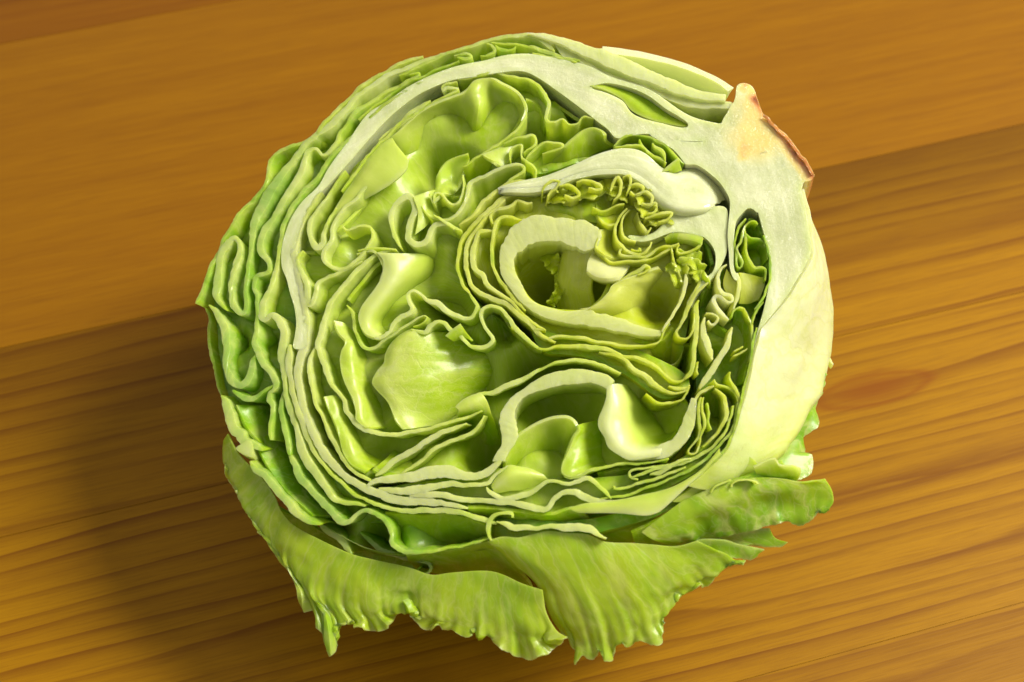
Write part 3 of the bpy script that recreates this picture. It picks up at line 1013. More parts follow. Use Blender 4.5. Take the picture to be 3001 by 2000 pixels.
wall('outer_leaf', [(1260, 228, 8), (1170, 276, 8), (1090, 340, 9), (1030, 402, 10), (1006, 424, 11), (958, 474, 12), (933, 518, 12), (894, 556, 13), (859, 599, 13), (837, 647, 13), (824, 691, 12), (816, 730, 11),
                    (810, 771, 12), (802, 812, 14), (792, 841, 14), (776, 873, 16), (767, 898, 22), (765, 924, 22), (776, 938, 14), (792, 924, 18), (811, 930, 22), (823, 953, 22), (831, 978, 20),
                    (829, 1000, 24), (824, 1039, 26), (830, 1070, 22), (833, 1105, 14), (837, 1160, 12), (846, 1189, 16), (859, 1230, 16), (869, 1262, 14), (879, 1294, 22), (886, 1326, 26),
                    (903, 1355, 26), (928, 1393, 22), (953, 1430, 20), (976, 1458, 16), (1008, 1475, 13), (1040, 1475, 12), (1070, 1484, 10)],
     depth=24, tone=[0.5, 0.6, 0.75, 0.7, 0.35, 0.35, 0.6, 0.4, 0.6], ruffle=0.7)
wall('outer_leaf', [(848, 1335, 16), (868, 1372, 20), (880, 1400, 22), (912, 1438, 20), (951, 1480, 20), (983, 1515, 20), (1005, 1533, 18), (1021, 1533, 14), (1037, 1517, 13), (1062, 1499, 12), (1097, 1503, 12), (1123, 1521, 13),
                    (1139, 1546, 13), (1148, 1569, 12), (1145, 1591, 13), (1167, 1608, 14), (1199, 1619, 14), (1240, 1620, 10), (1303, 1608, 8), (1360, 1599, 7), (1408, 1586, 7), (1436, 1579, 6)],
     depth=26, tone=[0.65, 0.8, 0.8, 0.7, 0.75], ruffle=0.6)
wall('outer_leaf', [(828, 1150, 10), (822, 1200, 12), (830, 1240, 14), (842, 1290, 16), (848, 1335, 16)], depth=24, tone=0.8)
# lower left u-shaped fold and flaps
wall('outer_leaf', [(612, 894, 8), (633, 916, 18), (650, 948, 24), (662, 982, 26), (664, 1020, 22), (660, 1055, 18), (662, 1085, 18), (677, 1112, 24), (697, 1130, 22), (716, 1124, 22),
                    (730, 1105, 24), (738, 1080, 20), (740, 1058, 16), (748, 1042, 12)], depth=20, tone=[0.6, 0.7, 0.85, 0.8, 0.8], ruffle=0.7)
wall('outer_leaf', [(680, 1144, 12), (700, 1158, 16), (720, 1168, 18), (742, 1166, 16), (770, 1150, 10), (800, 1130, 8)], depth=14, tone=0.75)
wall('outer_leaf', [(600, 900, 7), (618, 935, 8), (612, 960, 9), (609, 990, 9), (614, 1020, 9), (624, 1061, 9), (635, 1103, 9), (642, 1141, 8), (648, 1160, 7)], depth=26, tone=0.7,
     ruffle=0.8, d0=3)
wall('outer_leaf', [(648, 1160, 10), (662, 1182, 26), (672, 1221, 30), (682, 1253, 30), (705, 1272, 30), (712, 1292, 26), (735, 1300, 22), (770, 1320, 16)], depth=24,
     tone=[0.6, 0.55, 0.7], ruffle=0.7)
slab('outer_leaf', [(690, 1313), (709, 1300), (724, 1290), (738, 1296), (741, 1318), (743, 1340), (722, 1336), (702, 1326)], d0=-1, depth=12, tone=0.25, mat=LEAF, round_=.3)
wall('outer_leaf', [(732, 1352, 12), (745, 1376, 18), (770, 1392, 20), (783, 1400, 20), (807, 1432, 22), (836, 1468, 22), (871, 1503, 20), (906, 1530, 14), (938, 1538, 10)],
     depth=22, tone=[0.6, 0.7, 0.75], ruffle=0.6)
# green blades seen between the lower left rims
sheet('outer_leaf', [[(745, 1300, 2), (790, 1380, 2), (850, 1455, 2), (915, 1515, 2)], [(800, 1270, 8), (850, 1350, 8), (910, 1440, 8), (975, 1515, 8)],
                     [(850, 1270, 22), (900, 1360, 22), (960, 1440, 22), (1010, 1520, 22)]], tone=0.8, rim0=0, wr=0.5)
sheet('outer_leaf', [[(690, 1190, 1.5), (720, 1250, 1.5), (760, 1300, 1.5)], [(760, 1190, 6), (780, 1250, 7), (800, 1310, 8)], [(810, 1190, 16), (830, 1260, 18), (850, 1330, 20)]],
      tone=0.75, rim0=0, wr=0.5)
wall('outer_leaf', [(940, 1500, 12), (936, 1520, 14), (945, 1545, 16), (970, 1562, 18), (1000, 1585, 20), (1020, 1612, 18), (1030, 1625, 10)], d0=6, depth=20, tone=0.8, ruffle=0.6)
wall('outer_leaf', [(1055, 1560, 8), (1080, 1585, 12), (1120, 1612, 16), (1170, 1630, 16), (1220, 1640, 14), (1252, 1650, 11), (1262, 1668, 9), (1250, 1682, 8), (1230, 1681, 8), (1220, 1672, 7), (1232, 1664, 6)],
     d0=8, depth=20, tone=0.8, ruffle=0.4)

sheet('outer_leaf', [[(800, 1480, 14), (880, 1520, 14), (980, 1570, 14), (1100, 1600, 14), (1250, 1620, 14)], [(800, 1520, 20), (880, 1580, 20), (990, 1640, 20), (1110, 1670, 20), (1250, 1690, 20)], [(820, 1580, 24), (890, 1640, 25), (1000, 1700, 25), (1120, 1720, 25), (1260, 1740, 25)]],
      tone=0.8, rim0=0, wr=.6, vein=.6)
# ------------------------------------------------------------------ flared outer leaves at the bottom
sheet('outer_leaf', [
    [(668, 1272, 2), (700, 1330, 4), (760, 1390, 6), (800, 1445, 8), (825, 1500, 9), (860, 1540, 10), (935, 1581, 11), (1024, 1622, 12), (1100, 1642, 13), (1199, 1664, 14), (1264, 1685, 15), (1330, 1678, 15),
     (1441, 1675, 15), (1530, 1710, 15), (1590, 1730, 15)],
    [(660, 1290, 8), (685, 1360, 9), (735, 1430, 11), (775, 1500, 12), (810, 1555, 13), (860, 1600, 14), (930, 1650, 15), (1010, 1690, 16), (1090, 1710, 17), (1190, 1725, 18), (1260, 1740, 19), (1340, 1745, 20),
     (1440, 1755, 20), (1530, 1770, 20), (1600, 1790, 20)],
    [(657, 1307, 14), (672, 1390, 14), (705, 1470, 15), (750, 1545, 17), (820, 1620, 19), (875, 1690, 20), (935, 1745, 21), (1010, 1765, 22), (1090, 1780, 21), (1190, 1745, 22), (1260, 1800, 23), (1340, 1810, 24),
     (1440, 1830, 24), (1530, 1840, 24), (1625, 1840, 24)],
    [(655, 1315, 16), (664, 1395, 16), (690, 1440, 17), (724, 1502, 19), (762, 1540, 22), (823, 1607, 25), (871, 1671, 27), (896, 1719, 28), (914, 1787, 28), (939, 1847, 28), (955, 1883, 28), (972, 1926, 29),
     (990, 1885, 28), (982, 1841, 27), (1019, 1832, 26), (1032, 1815, 25), (1041, 1840, 27), (1055, 1838, 25), (1073, 1847, 27), (1099, 1853, 26), (1131, 1846, 27), (1153, 1819, 26), (1160, 1800, 26), (1175, 1793, 27), (1170, 1755, 25),
     (1185, 1770, 27), (1197, 1781, 27), (1204, 1755, 25), (1206, 1803, 27), (1245, 1848, 28), (1290, 1832, 27), (1296, 1846, 28), (1328, 1850, 29), (1376, 1868, 30), (1396, 1838, 28), (1425, 1856, 29), (1449, 1880, 29), (1475, 1905, 30), (1543, 1934, 31),
     (1590, 1925, 30), (1622, 1905, 30), (1660, 1866, 29)]],
    th=0.5, tone=[0.62, 0.58, 0.55, 0.6], rim0=0.2, rim1=0.9, wr=0.7, wf=0.11, vein=0.6, per=6, step=0.6, jag=0.4, ruf=(1.5, 8.5), dscale=0.32)
sheet('outer_leaf', [
    [(1428, 1586, 1), (1473, 1573, 1), (1521, 1576, 2), (1569, 1564, 2), (1607, 1557, 2), (1658, 1562, 2), (1722, 1567, 3), (1773, 1589, 5), (1850, 1592, 7), (1919, 1597, 8), (1983, 1603, 9), (2043, 1586, 8)],
    [(1455, 1607, 4), (1500, 1620, 4), (1560, 1640, 4), (1620, 1640, 4), (1690, 1640, 4), (1760, 1650, 5), (1840, 1655, 7), (1910, 1655, 9), (1970, 1650, 11), (2020, 1630, 12), (2060, 1615, 12), (2100, 1612, 12)],
    [(1524, 1669, 11), (1560, 1690, 10), (1610, 1715, 9), (1680, 1730, 8), (1750, 1740, 9), (1820, 1740, 10), (1890, 1735, 12), (1950, 1725, 15), (1985, 1700, 15), (2020, 1680, 16), (2060, 1655, 16), (2130, 1625, 15)],
    [(1585, 1729, 18), (1600, 1765, 17), (1640, 1800, 16), (1700, 1820, 15), (1770, 1825, 15), (1840, 1815, 16), (1900, 1805, 18), (1945, 1775, 20), (1975, 1738, 20), (2015, 1720, 20), (2065, 1690, 19), (2150, 1640, 18)],
    [(1612, 1785, 25), (1648, 1847, 25), (1662, 1862, 25), (1677, 1896, 26), (1689, 1946, 27), (1700, 1928, 25), (1712, 1922, 25), (1737, 1937, 26), (1756, 1909, 23), (1766, 1928, 25), (1798, 1937, 25), (1804, 1890, 23), (1820, 1878, 22),
     (1842, 1895, 24), (1871, 1878, 22), (1906, 1888, 24), (1938, 1886, 24), (1941, 1817, 22), (1951, 1788, 22), (1973, 1746, 22), (1985, 1742, 24), (2018, 1737, 23), (2053, 1715, 21), (2078, 1720, 23), (2092, 1695, 21), (2090, 1667, 20), (2107, 1641, 19), (2140, 1640, 18),
     (2174, 1659, 19), (2184, 1644, 19)]],
    th=0.5, tone=[0.58, 0.56, 0.55, 0.58, 0.68], rim0=0.5, rim1=0.9, wr=0.5, wf=0.12, vein=0.6, per=6, step=0.6, jag=0.4, ruf=(1.1, 10), dscale=0.5)
# right lower leaf, its ragged tip lying out over the table
sheet('outer_leaf', [
    [(1880, 1560, 6), (1930, 1520, 5), (2000, 1470, 5), (2069, 1437, 5), (2142, 1408, 6), (2230, 1400, 8), (2300, 1405, 10), (2340, 1412, 12), (2385, 1410, 13), (2418, 1404, 15)],
    [(1910, 1580, 8), (1970, 1540, 7), (2040, 1500, 6), (2110, 1470, 6), (2180, 1445, 8), (2250, 1435, 10), (2310, 1435, 13), (2360, 1430, 15), (2400, 1422, 16), (2436, 1434, 18)],
    [(1950, 1592, 12), (2010, 1560, 11), (2070, 1525, 11), (2140, 1500, 11), (2200, 1485, 14), (2260, 1475, 17), (2320, 1475, 19), (2360, 1470, 20), (2410, 1460, 20), (2443, 1469, 20)],
    [(1983, 1603, 16), (2030, 1582, 18), (2080, 1570, 20), (2123, 1571, 21), (2171, 1560, 21), (2251, 1540, 21), (2305, 1530, 22), (2325, 1540, 23), (2345, 1542, 23), (2375, 1528, 22), (2397, 1504, 21), (2412, 1503, 22), (2428, 1496, 21)]],
    th=0.5, tone=[0.55, 0.6, 0.8, 0.9], rim0=0.1, rim1=0.8, wr=0.55, vein=1.0, per=6, step=0.6, jag=0.4, ruf=(0.7, 9), dscale=0.6)
sheet('outer_leaf', [
    [(2010, 1600, 20), (2080, 1575, 22), (2150, 1560, 23), (2225, 1550, 24), (2255, 1548, 24)],
    [(2050, 1615, 22), (2110, 1595, 24), (2170, 1585, 25), (2230, 1580, 26), (2272, 1577, 26)],
    [(2100, 1625, 23), (2130, 1612, 25), (2160, 1620, 26), (2190, 1600, 25), (2225, 1601, 27), (2270, 1603, 27), (2292, 1604, 27), (2309, 1590, 26)]],
    th=0.6, tone=0.85, rim1=0.9, wr=0.4, vein=0.8, jag=0.4, dscale=0.65)
sheet('outer_leaf', [
    [(2010, 1595, 18), (2050, 1582, 17), (2120, 1583, 18), (2160, 1595, 20), (2200, 1602, 21), (2240, 1612, 22)],
    [(2040, 1620, 20), (2070, 1615, 20), (2110, 1618, 21), (2150, 1620, 22), (2190, 1622, 22), (2225, 1622, 23)],
    [(2070, 1640, 21), (2105, 1640, 22), (2135, 1638, 22), (2165, 1636, 23), (2200, 1640, 24), (2218, 1632, 24)]],
    th=0.6, tone=0.7, rim1=0.9, wr=0.4, vein=0.8, jag=0.4, dscale=0.63)
sheet('outer_leaf', [[(1850, 1560, 4), (1960, 1500, 4), (2080, 1430, 4), (2200, 1390, 4), (2290, 1350, 6)], [(1870, 1600, 9), (1990, 1560, 9), (2110, 1500, 9), (2230, 1450, 9), (2320, 1400, 9)],
                     [(1950, 1615, 13), (2060, 1590, 13), (2150, 1550, 13), (2250, 1500, 13), (2330, 1440, 13)]], tone=0.7, rim0=0, wr=.6, vein=.9)
# serrated green edge behind the white rib
sheet('outer_leaf', [
    [(2380, 1080, 26), (2370, 1130, 26), (2355, 1180, 25), (2340, 1230, 24), (2310, 1290, 23), (2280, 1330, 21), (2240, 1380, 18), (2260, 1420, 16)],
    [(2405, 1085, 28), (2395, 1140, 28), (2380, 1180, 28), (2370, 1230, 27), (2345, 1275, 26), (2320, 1320, 24), (2300, 1370, 22), (2300, 1410, 20)],
    [(2424, 1098, 29), (2416, 1112, 29), (2419, 1128, 29), (2404, 1140, 29), (2410, 1156, 29), (2396, 1166, 29), (2392, 1186, 29), (2386, 1206, 29), (2397, 1238, 29), (2390, 1257, 28), (2348, 1287, 27), (2356, 1324, 27), (2346, 1355, 26),
     (2360, 1345, 26), (2378, 1331, 26), (2380, 1369, 26), (2371, 1394, 25), (2342, 1408, 23)]],
    th=0.7, tone=[0.7, 0.8, 0.8], rim1=0.9, wr=0.4, vein=0.9, per=6, jag=0.3)
# bright tab folded out below the rib
sheet('outer_leaf', [
    [(2208, 1368, 2), (2240, 1352, 2), (2272, 1343, 2), (2285, 1362, 3), (2320, 1363, 5), (2343, 1370, 7)],
    [(2215, 1385, 4), (2245, 1378, 4), (2275, 1375, 4), (2300, 1380, 5), (2325, 1380, 6), (2342, 1390, 8)],
    [(2225, 1400, 8), (2255, 1400, 7), (2280, 1400, 7), (2300, 1402, 8), (2320, 1408, 9), (2332, 1415, 10)]],
    th=0.8, tone=[0.35, 0.5, 0.7], wr=0.3, vein=0.6)
wall('outer_leaf', [(2083, 1445, 5), (2095, 1428, 5), (2115, 1418, 5), (2142, 1408, 4)], depth=3, tone=0.4, d0=2)
wall('outer_leaf', [(2145, 1428, 5), (2146, 1418, 5), (2160, 1410, 5), (2190, 1405, 5), (2215, 1412, 6), (2222, 1420, 5)], depth=3, tone=0.35, d0=2)

# ------------------------------------------------------------------ white outer rib down the right side
sheet('rib_leaf', [
    [(2347, 556, 0.3), (2362, 624, 0.3), (2373, 680, 0.3), (2377, 735, 0.3), (2363, 775, 0.3), (2336, 820, 0.3), (2311, 862, 0.3), (2279, 905, 0.3), (2246, 945, 0.3), (2227, 968, 0.3), (2208, 1035, 0), (2187, 1130, 0), (2170, 1193, 0),
     (2154, 1254, 0), (2129, 1315, 0), (2078, 1369, 0), (2014, 1423, 0)],
    [(2350, 570, 2), (2366, 640, 2), (2378, 695, 2), (2383, 745, 2), (2374, 790, 2), (2354, 835, 2), (2332, 880, 2), (2304, 925, 2), (2274, 970, 2), (2258, 1005, 2.2), (2240, 1070, 2.5), (2220, 1150, 2.5), (2204, 1215, 2.5),
     (2186, 1280, 2), (2155, 1335, 2), (2110, 1385, 2), (2050, 1430, 2)],
    [(2356, 600, 8), (2374, 665, 8), (2387, 715, 8), (2394, 768, 8), (2391, 820, 8), (2378, 870, 8), (2360, 920, 8), (2338, 970, 8), (2314, 1020, 8), (2298, 1075, 8), (2275, 1150, 8), (2255, 1220, 7),
     (2230, 1290, 6), (2200, 1350, 5), (2160, 1390, 5), (2100, 1430, 5)],
    [(2360, 618, 18), (2380, 685, 18), (2394, 735, 18), (2404, 790, 19), (2408, 845, 19), (2404, 900, 20), (2394, 955, 20), (2380, 1010, 20), (2362, 1065, 19), (2340, 1120, 18), (2315, 1190, 16), (2290, 1260, 14),
     (2265, 1320, 11), (2225, 1370, 9), (2180, 1400, 8)],
    [(2362, 624, 28), (2376, 660, 28), (2396, 714, 30), (2412, 778, 32), (2425, 841, 34), (2434, 905, 35), (2434, 953, 35), (2428, 1007, 34), (2420, 1060, 32), (2411, 1100, 30), (2398, 1145, 27),
     (2377, 1175, 24), (2361, 1209, 22), (2329, 1273, 19), (2301, 1305, 17), (2272, 1342, 14), (2220, 1390, 12)],
    [(2330, 640, 40), (2350, 690, 42), (2380, 770, 46), (2405, 850, 48), (2412, 950, 49), (2405, 1030, 48), (2385, 1110, 44), (2350, 1190, 38), (2310, 1260, 32), (2250, 1340, 25), (2200, 1390, 20)]],
    th=1.8, tone=[0.02, 0.0, 0.0, 0.02, 0.08, 0.06], rim0=0.0, wr=0.4, wf=0.09, vein=1.0, step=1.0, tone_u=[0.02, 0, 0, 0, 0.0, 0.03, 0.09, 0.18, 0.28])
wall('rib_leaf', [(2415, 1030, 16), (2428, 1050, 12), (2441, 1068, 6)], d0=33, depth=4, tone=0.1)
# green blade edge of that rib, thin and bright
wall('rib_leaf', [(2238, 690, 7), (2252, 735, 8), (2257, 793, 8), (2251, 842, 7), (2228, 885, 8), (2212, 905, 9)], depth=10, tone=0.75, d0=-0.4)
wall('rib_leaf', [(2218, 960, 8), (2206, 1020, 8), (2192, 1095, 8), (2178, 1150, 9), (2168, 1195, 8), (2152, 1254, 8), (2127, 1315, 8), (2076, 1368, 7), (2012, 1421, 7), (1950, 1478, 7)], depth=8, tone=0.62, d0=-0.3)

# ------------------------------------------------------------------ stem and the wide ribs joined to it
stem_c = toL(2290, 410)


sheet('stem', [[(2238, 337, -1), (2270, 372, -1), (2311, 410, -1), (2346, 455, -1), (2383, 510, -1)],
                    [(2262, 372, 2), (2292, 408, 2), (2322, 440, 2), (2350, 480, 2), (2382, 522, 3)],
                    [(2280, 430, 8), (2300, 455, 9), (2325, 485, 10), (2345, 510, 11), (2362, 535, 12)]], th=0.8, tone=0.05, vein=0.85, mat=STEM, rim0=0, wr=0.35, wf=0.4)
# upper main rib with a slit through it
slab('core', [(2150, 300), (2120, 356), (2094, 360), (2014, 336), (1919, 272), (1860, 247), (1791, 226), (1730, 196), (1664, 178), (1610, 168), (1546, 158), (1483, 162), (1419, 178), (1339, 194), (1259, 223), (1196, 255),
                  (1132, 299), (1076, 336), (1022, 411), (964, 491), (933, 545), (885, 592), (853, 640), (836, 684), (827, 717), (824, 755), (827, 787), (840, 819), (850, 860), (862, 899), (868, 946), (864, 985), (860, 1020),
                  (895, 1020), (898, 985), (897, 945), (888, 893), (876, 855), (868, 815), (860, 775), (862, 735), (872, 690), (890, 640), (920, 585), (960, 545), (1028, 470), (1092, 396), (1149, 337), (1212, 287), (1259, 261),
                  (1323, 236), (1387, 226), (1467, 213), (1530, 209), (1578, 229), (1642, 273), (1700, 316), (1753, 358), (1780, 378), (1807, 405), (1850, 398), (1903, 393), (1983, 412), (2078, 416), (2130, 430), (2175, 420), (2190, 350)],
     holes=[[(1733, 258), (1770, 244), (1810, 248), (1860, 262), (1905, 284), (1950, 318), (1990, 342), (2016, 362), (2012, 374), (1985, 373), (1940, 362), (1885, 348), (1850, 330), (1825, 297), (1780, 274)]],
     more=[[(2160, 252), (2182, 244), (2206, 256), (2219, 288), (2238, 337), (2270, 372), (2311, 410), (2346, 455), (2378, 500), (2386, 516), (2375, 530), (2356, 534), (2345, 560), (2318, 520), (2290, 470),
              (2262, 446), (2228, 450), (2200, 476), (2188, 462), (2150, 440), (2110, 400), (2118, 352), (2143, 315), (2155, 285)],
           [(2110, 395), (2175, 420), (2200, 476), (2204, 535), (2211, 582), (2222, 624), (2205, 612), (2190, 612), (2172, 630), (2158, 650), (2152, 690), (2150, 740), (2152, 790), (2166, 815), (2154, 822), (2140, 790),
                    (2136, 740), (2132, 690), (2136, 640), (2139, 609), (2136, 578), (2110, 536), (2078, 507), (2043, 484), (2011, 482), (2000, 470), (1975, 440), (1951, 425), (1925, 408), (1905, 393), (1985, 412), (2060, 415)],
           [(2197, 470), (2225, 452), (2262, 444), (2300, 462), (2330, 505), (2347, 558), (2362, 624), (2372, 680), (2377, 735), (2362, 775), (2335, 820), (2310, 862), (2278, 905), (2245, 945), (2226, 968), (2212, 1010), (2205, 1035), (2216, 985), (2240, 900),
                 (2252, 841), (2257, 793), (2252, 730), (2236, 675), (2222, 624), (2210, 582), (2203, 535)]],
     depth=22, bump=0.15, round_=0.0, veinf=stem_brown)
sheet('inner_leaf', [[(1728, 256, 0.2), (1775, 268, 0.8), (1822, 292, 1.5), (1852, 326, 2), (1900, 350, 2), (1960, 366, 2), (2016, 376, 1)],
                     [(1745, 250, 1), (1790, 262, 1.3), (1840, 285, 1.5), (1880, 318, 1.8), (1920, 338, 2), (1965, 355, 2), (2010, 372, 1.5)],
                     [(1745, 246, 2.5), (1800, 252, 3), (1850, 268, 3.2), (1900, 292, 3.2), (1945, 325, 3), (1985, 348, 3), (2018, 366, 2)]],
      tone=[0.5, 0.6, 0.8], rim0=0.6, wr=0.15, vein=0.3)
# outermost white band over it
rib('rib_leaf', [(2128, 276), (2060, 268), (1983, 240), (1900, 202), (1855, 182), (1790, 155), (1728, 133), (1660, 114), (1600, 98), (1545, 97)],
    [(2126, 297), (2050, 290), (1983, 272), (1900, 240), (1855, 225), (1790, 198), (1728, 172), (1660, 138), (1620, 122), (1575, 108)],
    depth=22, tone=0.05, d0=-1, bowl=0.9)
sheet('rib_leaf', [[(1765, 146, 3), (1820, 153, 4), (1877, 161, 5), (1951, 177, 6), (2014, 196, 6), (2062, 216, 6), (2110, 240, 5), (2142, 263, 4)],
                   [(1790, 170, 8), (1840, 182, 9), (1890, 195, 10), (1950, 215, 11), (2010, 238, 11), (2060, 255, 10), (2100, 265, 8), (2138, 274, 6)],
                   [(1820, 200, 16), (1870, 215, 17), (1920, 235, 18), (1970, 255, 18), (2020, 270, 18), (2060, 280, 16), (2100, 285, 13), (2130, 285, 10)]],
      th=2.2, tone=[0.02, 0.08, 0.08], rim0=0, wr=0.15, vein=0.2)
rib('rib_leaf', [(2145, 300), (2100, 298), (2050, 300), (1980, 280), (1919, 262), (1860, 240), (1791, 216), (1730, 186), (1690, 160), (1650, 135), (1620, 122)],
    [(2140, 318), (2100, 318), (2040, 318), (1975, 300), (1919, 275), (1860, 251), (1791, 230), (1740, 205), (1690, 185), (1650, 165), (1630, 140)],
    depth=20, tone=[0.1, 0.2, 0.3], d0=0.4)
# thin green leaves crumpled along the very top
wall('outer_leaf', [(1625, 150, 14), (1590, 118, 18), (1545, 103, 18), (1500, 104, 14), (1460, 112, 12), (1419, 122, 12), (1360, 140, 12), (1300, 160, 11), (1240, 188, 10), (1170, 222, 9)], depth=18, tone=[0.3, 0.5, 0.5], ruffle=0.5)
wall('outer_leaf', [(1700, 178, 12), (1650, 168, 14), (1600, 150, 14), (1560, 138, 10), (1520, 130, 8), (1470, 128, 8), (1440, 126, 8)], depth=14, tone=0.55)
wall('outer_leaf', [(1340, 168, 9), (1365, 172, 12), (1385, 164, 9), (1360, 158, 8), (1330, 163, 7)], depth=10, tone=0.6)
wall('outer_leaf', [(1408, 165, 8), (1430, 162, 11), (1450, 148, 10), (1440, 132, 8), (1425, 128, 7)], depth=10, tone=0.55)
wall('outer_leaf', [(1450, 130, 8), (1462, 145, 11), (1490, 148, 8), (1510, 140, 7), (1508, 130, 7)], depth=10, tone=0.55)
wall('outer_leaf', [(1560, 155, 5), (1600, 163, 6), (1640, 172, 7), (1690, 184, 9)], depth=8, tone=0.45)
wall('inner_leaf', [(1345, 178, 7), (1290, 200, 7), (1230, 226, 7), (1180, 252, 8), (1110, 300, 8), (1050, 350, 7)], depth=16, tone=0.7, ruffle=0.4)
wall('inner_leaf', [(1200, 218, 10), (1230, 212, 9), (1215, 226, 9), (1170, 250, 9)], depth=8, tone=0.6)

# stem trunk running down between the ribs
slab('stem_trunk', [(1976, 625), (2014, 624), (2062, 619), (2100, 604), (2128, 610), (2134, 640), (2130, 690), (2132, 724), (2124, 756), (2102, 798), (2078, 826), (2046, 856), (2022, 896), (2012, 890), (2036, 848), (2068, 814), (2088, 798), (2097, 769),
                    (2094, 734), (2072, 702), (2040, 687), (1983, 680), (1951, 687), (1919, 700), (1887, 708), (1855, 704), (1840, 690), (1880, 692), (1915, 682), (1945, 655)],
     d0=0.5, depth=20, tone=0.1, bump=0.15, round_=0.15)

# ------------------------------------------------------------------ top left cavity: arched leaf
wall('inner_leaf', [(1340, 232, 10), (1371, 228, 10), (1419, 219, 9), (1451, 216, 8), (1498, 222, 8), (1546, 235, 9), (1578, 254, 11), (1597, 279, 13), (1607, 305, 14), (1603, 335, 13), (1605, 355, 9), (1626, 357, 7), (1648, 347, 6),
                    (1667, 365, 6), (1694, 362, 6), (1702, 346, 6), (1718, 341, 5), (1740, 348, 5)], depth=20, tone=0.5, ruffle=0.7)
sheet('inner_leaf', [[(1120, 412, 2), (1150, 398, .6), (1196, 359, 0), (1234, 327, 0), (1279, 302, 0), (1323, 286, 0), (1355, 273, 0), (1374, 254, 0), (1390, 238, 0), (1419, 230, 0), (1444, 230, 0), (1467, 241, 0), (1492, 254, 0), (1518, 273, 0),
                      (1537, 302, 0), (1541, 327, 0), (1530, 356, 0)],
                     [(1122, 425, 3), (1160, 408, 1.5), (1205, 372, 2), (1245, 345, 3), (1290, 325, 4), (1330, 312, 4), (1360, 300, 2), (1380, 285, .3), (1396, 275, .2), (1418, 272, 2), (1440, 272, 4), (1465, 278, 5), (1490, 288, 5), (1510, 300, 5),
                      (1526, 318, 4), (1531, 335, 3), (1522, 360, 2)],
                     [(1130, 462, 6), (1178, 438, 4.5), (1220, 410, 6), (1260, 392, 9), (1300, 380, 11), (1345, 372, 11), (1375, 360, 6), (1392, 345, 2), (1406, 340, 2), (1420, 342, 5), (1440, 345, 8), (1460, 350, 10), (1480, 352, 10), (1498, 358, 9),
                      (1510, 365, 7), (1515, 372, 5), (1508, 382, 3)],
                     [(1150, 492, 9), (1190, 470, 8), (1225, 460, 10), (1259, 456, 14), (1300, 457, 17), (1340, 456, 19), (1375, 450, 16), (1395, 445, 10), (1405, 440, 8), (1418, 436, 9), (1432, 432, 10), (1448, 426, 10), (1462, 420, 9), (1475, 414, 8),
                      (1485, 408, 7), (1492, 402, 6), (1500, 395, 5)]],
      tone=[0.35, 0.42, 0.5, 0.55], rim0=0.6, wr=0.2, vein=0.5, th=0.8)
wall('inner_leaf', [(1518, 273, 9), (1536, 300, 10), (1541, 327, 10), (1530, 356, 10), (1508, 385, 9), (1476, 411, 9), (1444, 433, 9), (1412, 452, 8), (1388, 464, 8), (1371, 483, 7), (1355, 488, 6)], depth=13, tone=0.45, ruffle=0.4)
wall('inner_leaf', [(1160, 380, 9), (1240, 318, 9), (1300, 285, 8), (1345, 262, 8), (1310, 258, 12), (1295, 268, 10), (1300, 250, 9), (1340, 240, 8)], depth=12, tone=0.5)
wall('inner_leaf', [(1110, 410, 7), (1160, 368, 8), (1215, 325, 16), (1235, 312, 16), (1262, 296, 8)], depth=14, tone=0.45)
wall('inner_leaf', [(1000, 560, 10), (1030, 520, 9), (1070, 468, 9), (1120, 412, 9), (1175, 362, 9), (1210, 335, 7)], depth=18, tone=0.6)
# inside faces on the right of the arch
sheet('inner_leaf', [[(1541, 290, 2), (1570, 300, 3), (1590, 330, 4), (1598, 370, 4)], [(1545, 350, 8), (1565, 365, 10), (1580, 385, 11), (1600, 400, 11)],
                     [(1520, 400, 16), (1550, 405, 19), (1590, 420, 20), (1620, 425, 20)]], tone=0.55, rim0=0, wr=0.3)
# pale leaf flap left of the arch and its long rim
sheet('inner_leaf', [[(930, 720, 1), (960, 650, 1), (1000, 585, 1), (1045, 520, 1), (1080, 465, 1), (1120, 420, 1), (1150, 405, 1)],
                     [(955, 700, 2), (985, 640, 2), (1020, 590, 1), (1065, 530, 0), (1105, 485, 0), (1140, 455, 0), (1165, 430, 0)],
                     [(985, 680, 5), (1010, 640, 4), (1060, 590, 3), (1115, 560, 1.5), (1160, 530, 0.5), (1190, 500, 0.5), (1198, 470, 0.5)]],
      tone=[0.4, 0.3, 0.3], rim0=0.6, rim1=0.7, wr=0.25, vein=0.3, th=0.8)
wall('inner_leaf', [(1100, 470, 8), (1092, 500, 10), (1073, 538, 13), (1047, 580, 14), (1009, 608, 13), (987, 640, 12), (976, 672, 13), (974, 698, 14), (961, 717, 15), (948, 735, 14), (948, 760, 14), (966, 783, 14), (990, 790, 14),
                    (1014, 786, 13), (1036, 770, 13), (1060, 748, 12), (1085, 711, 11), (1094, 690, 10), (1085, 669, 9), (1060, 663, 8), (1038, 667, 8), (1018, 674, 8), (1003, 664, 7)], depth=18, tone=0.38, ruffle=0.4)
sheet('inner_leaf', [[(975, 690, 2), (1010, 660, 2), (1060, 610, 4), (1110, 570, 6), (1160, 540, 8)], [(990, 730, 8), (1030, 690, 9), (1080, 640, 11), (1130, 600, 13), (1180, 560, 15)],
                     [(1000, 780, 13), (1050, 745, 15), (1090, 700, 17), (1130, 660, 19), (1160, 620, 21)]], tone=0.45, rim0=0, wr=0.5)
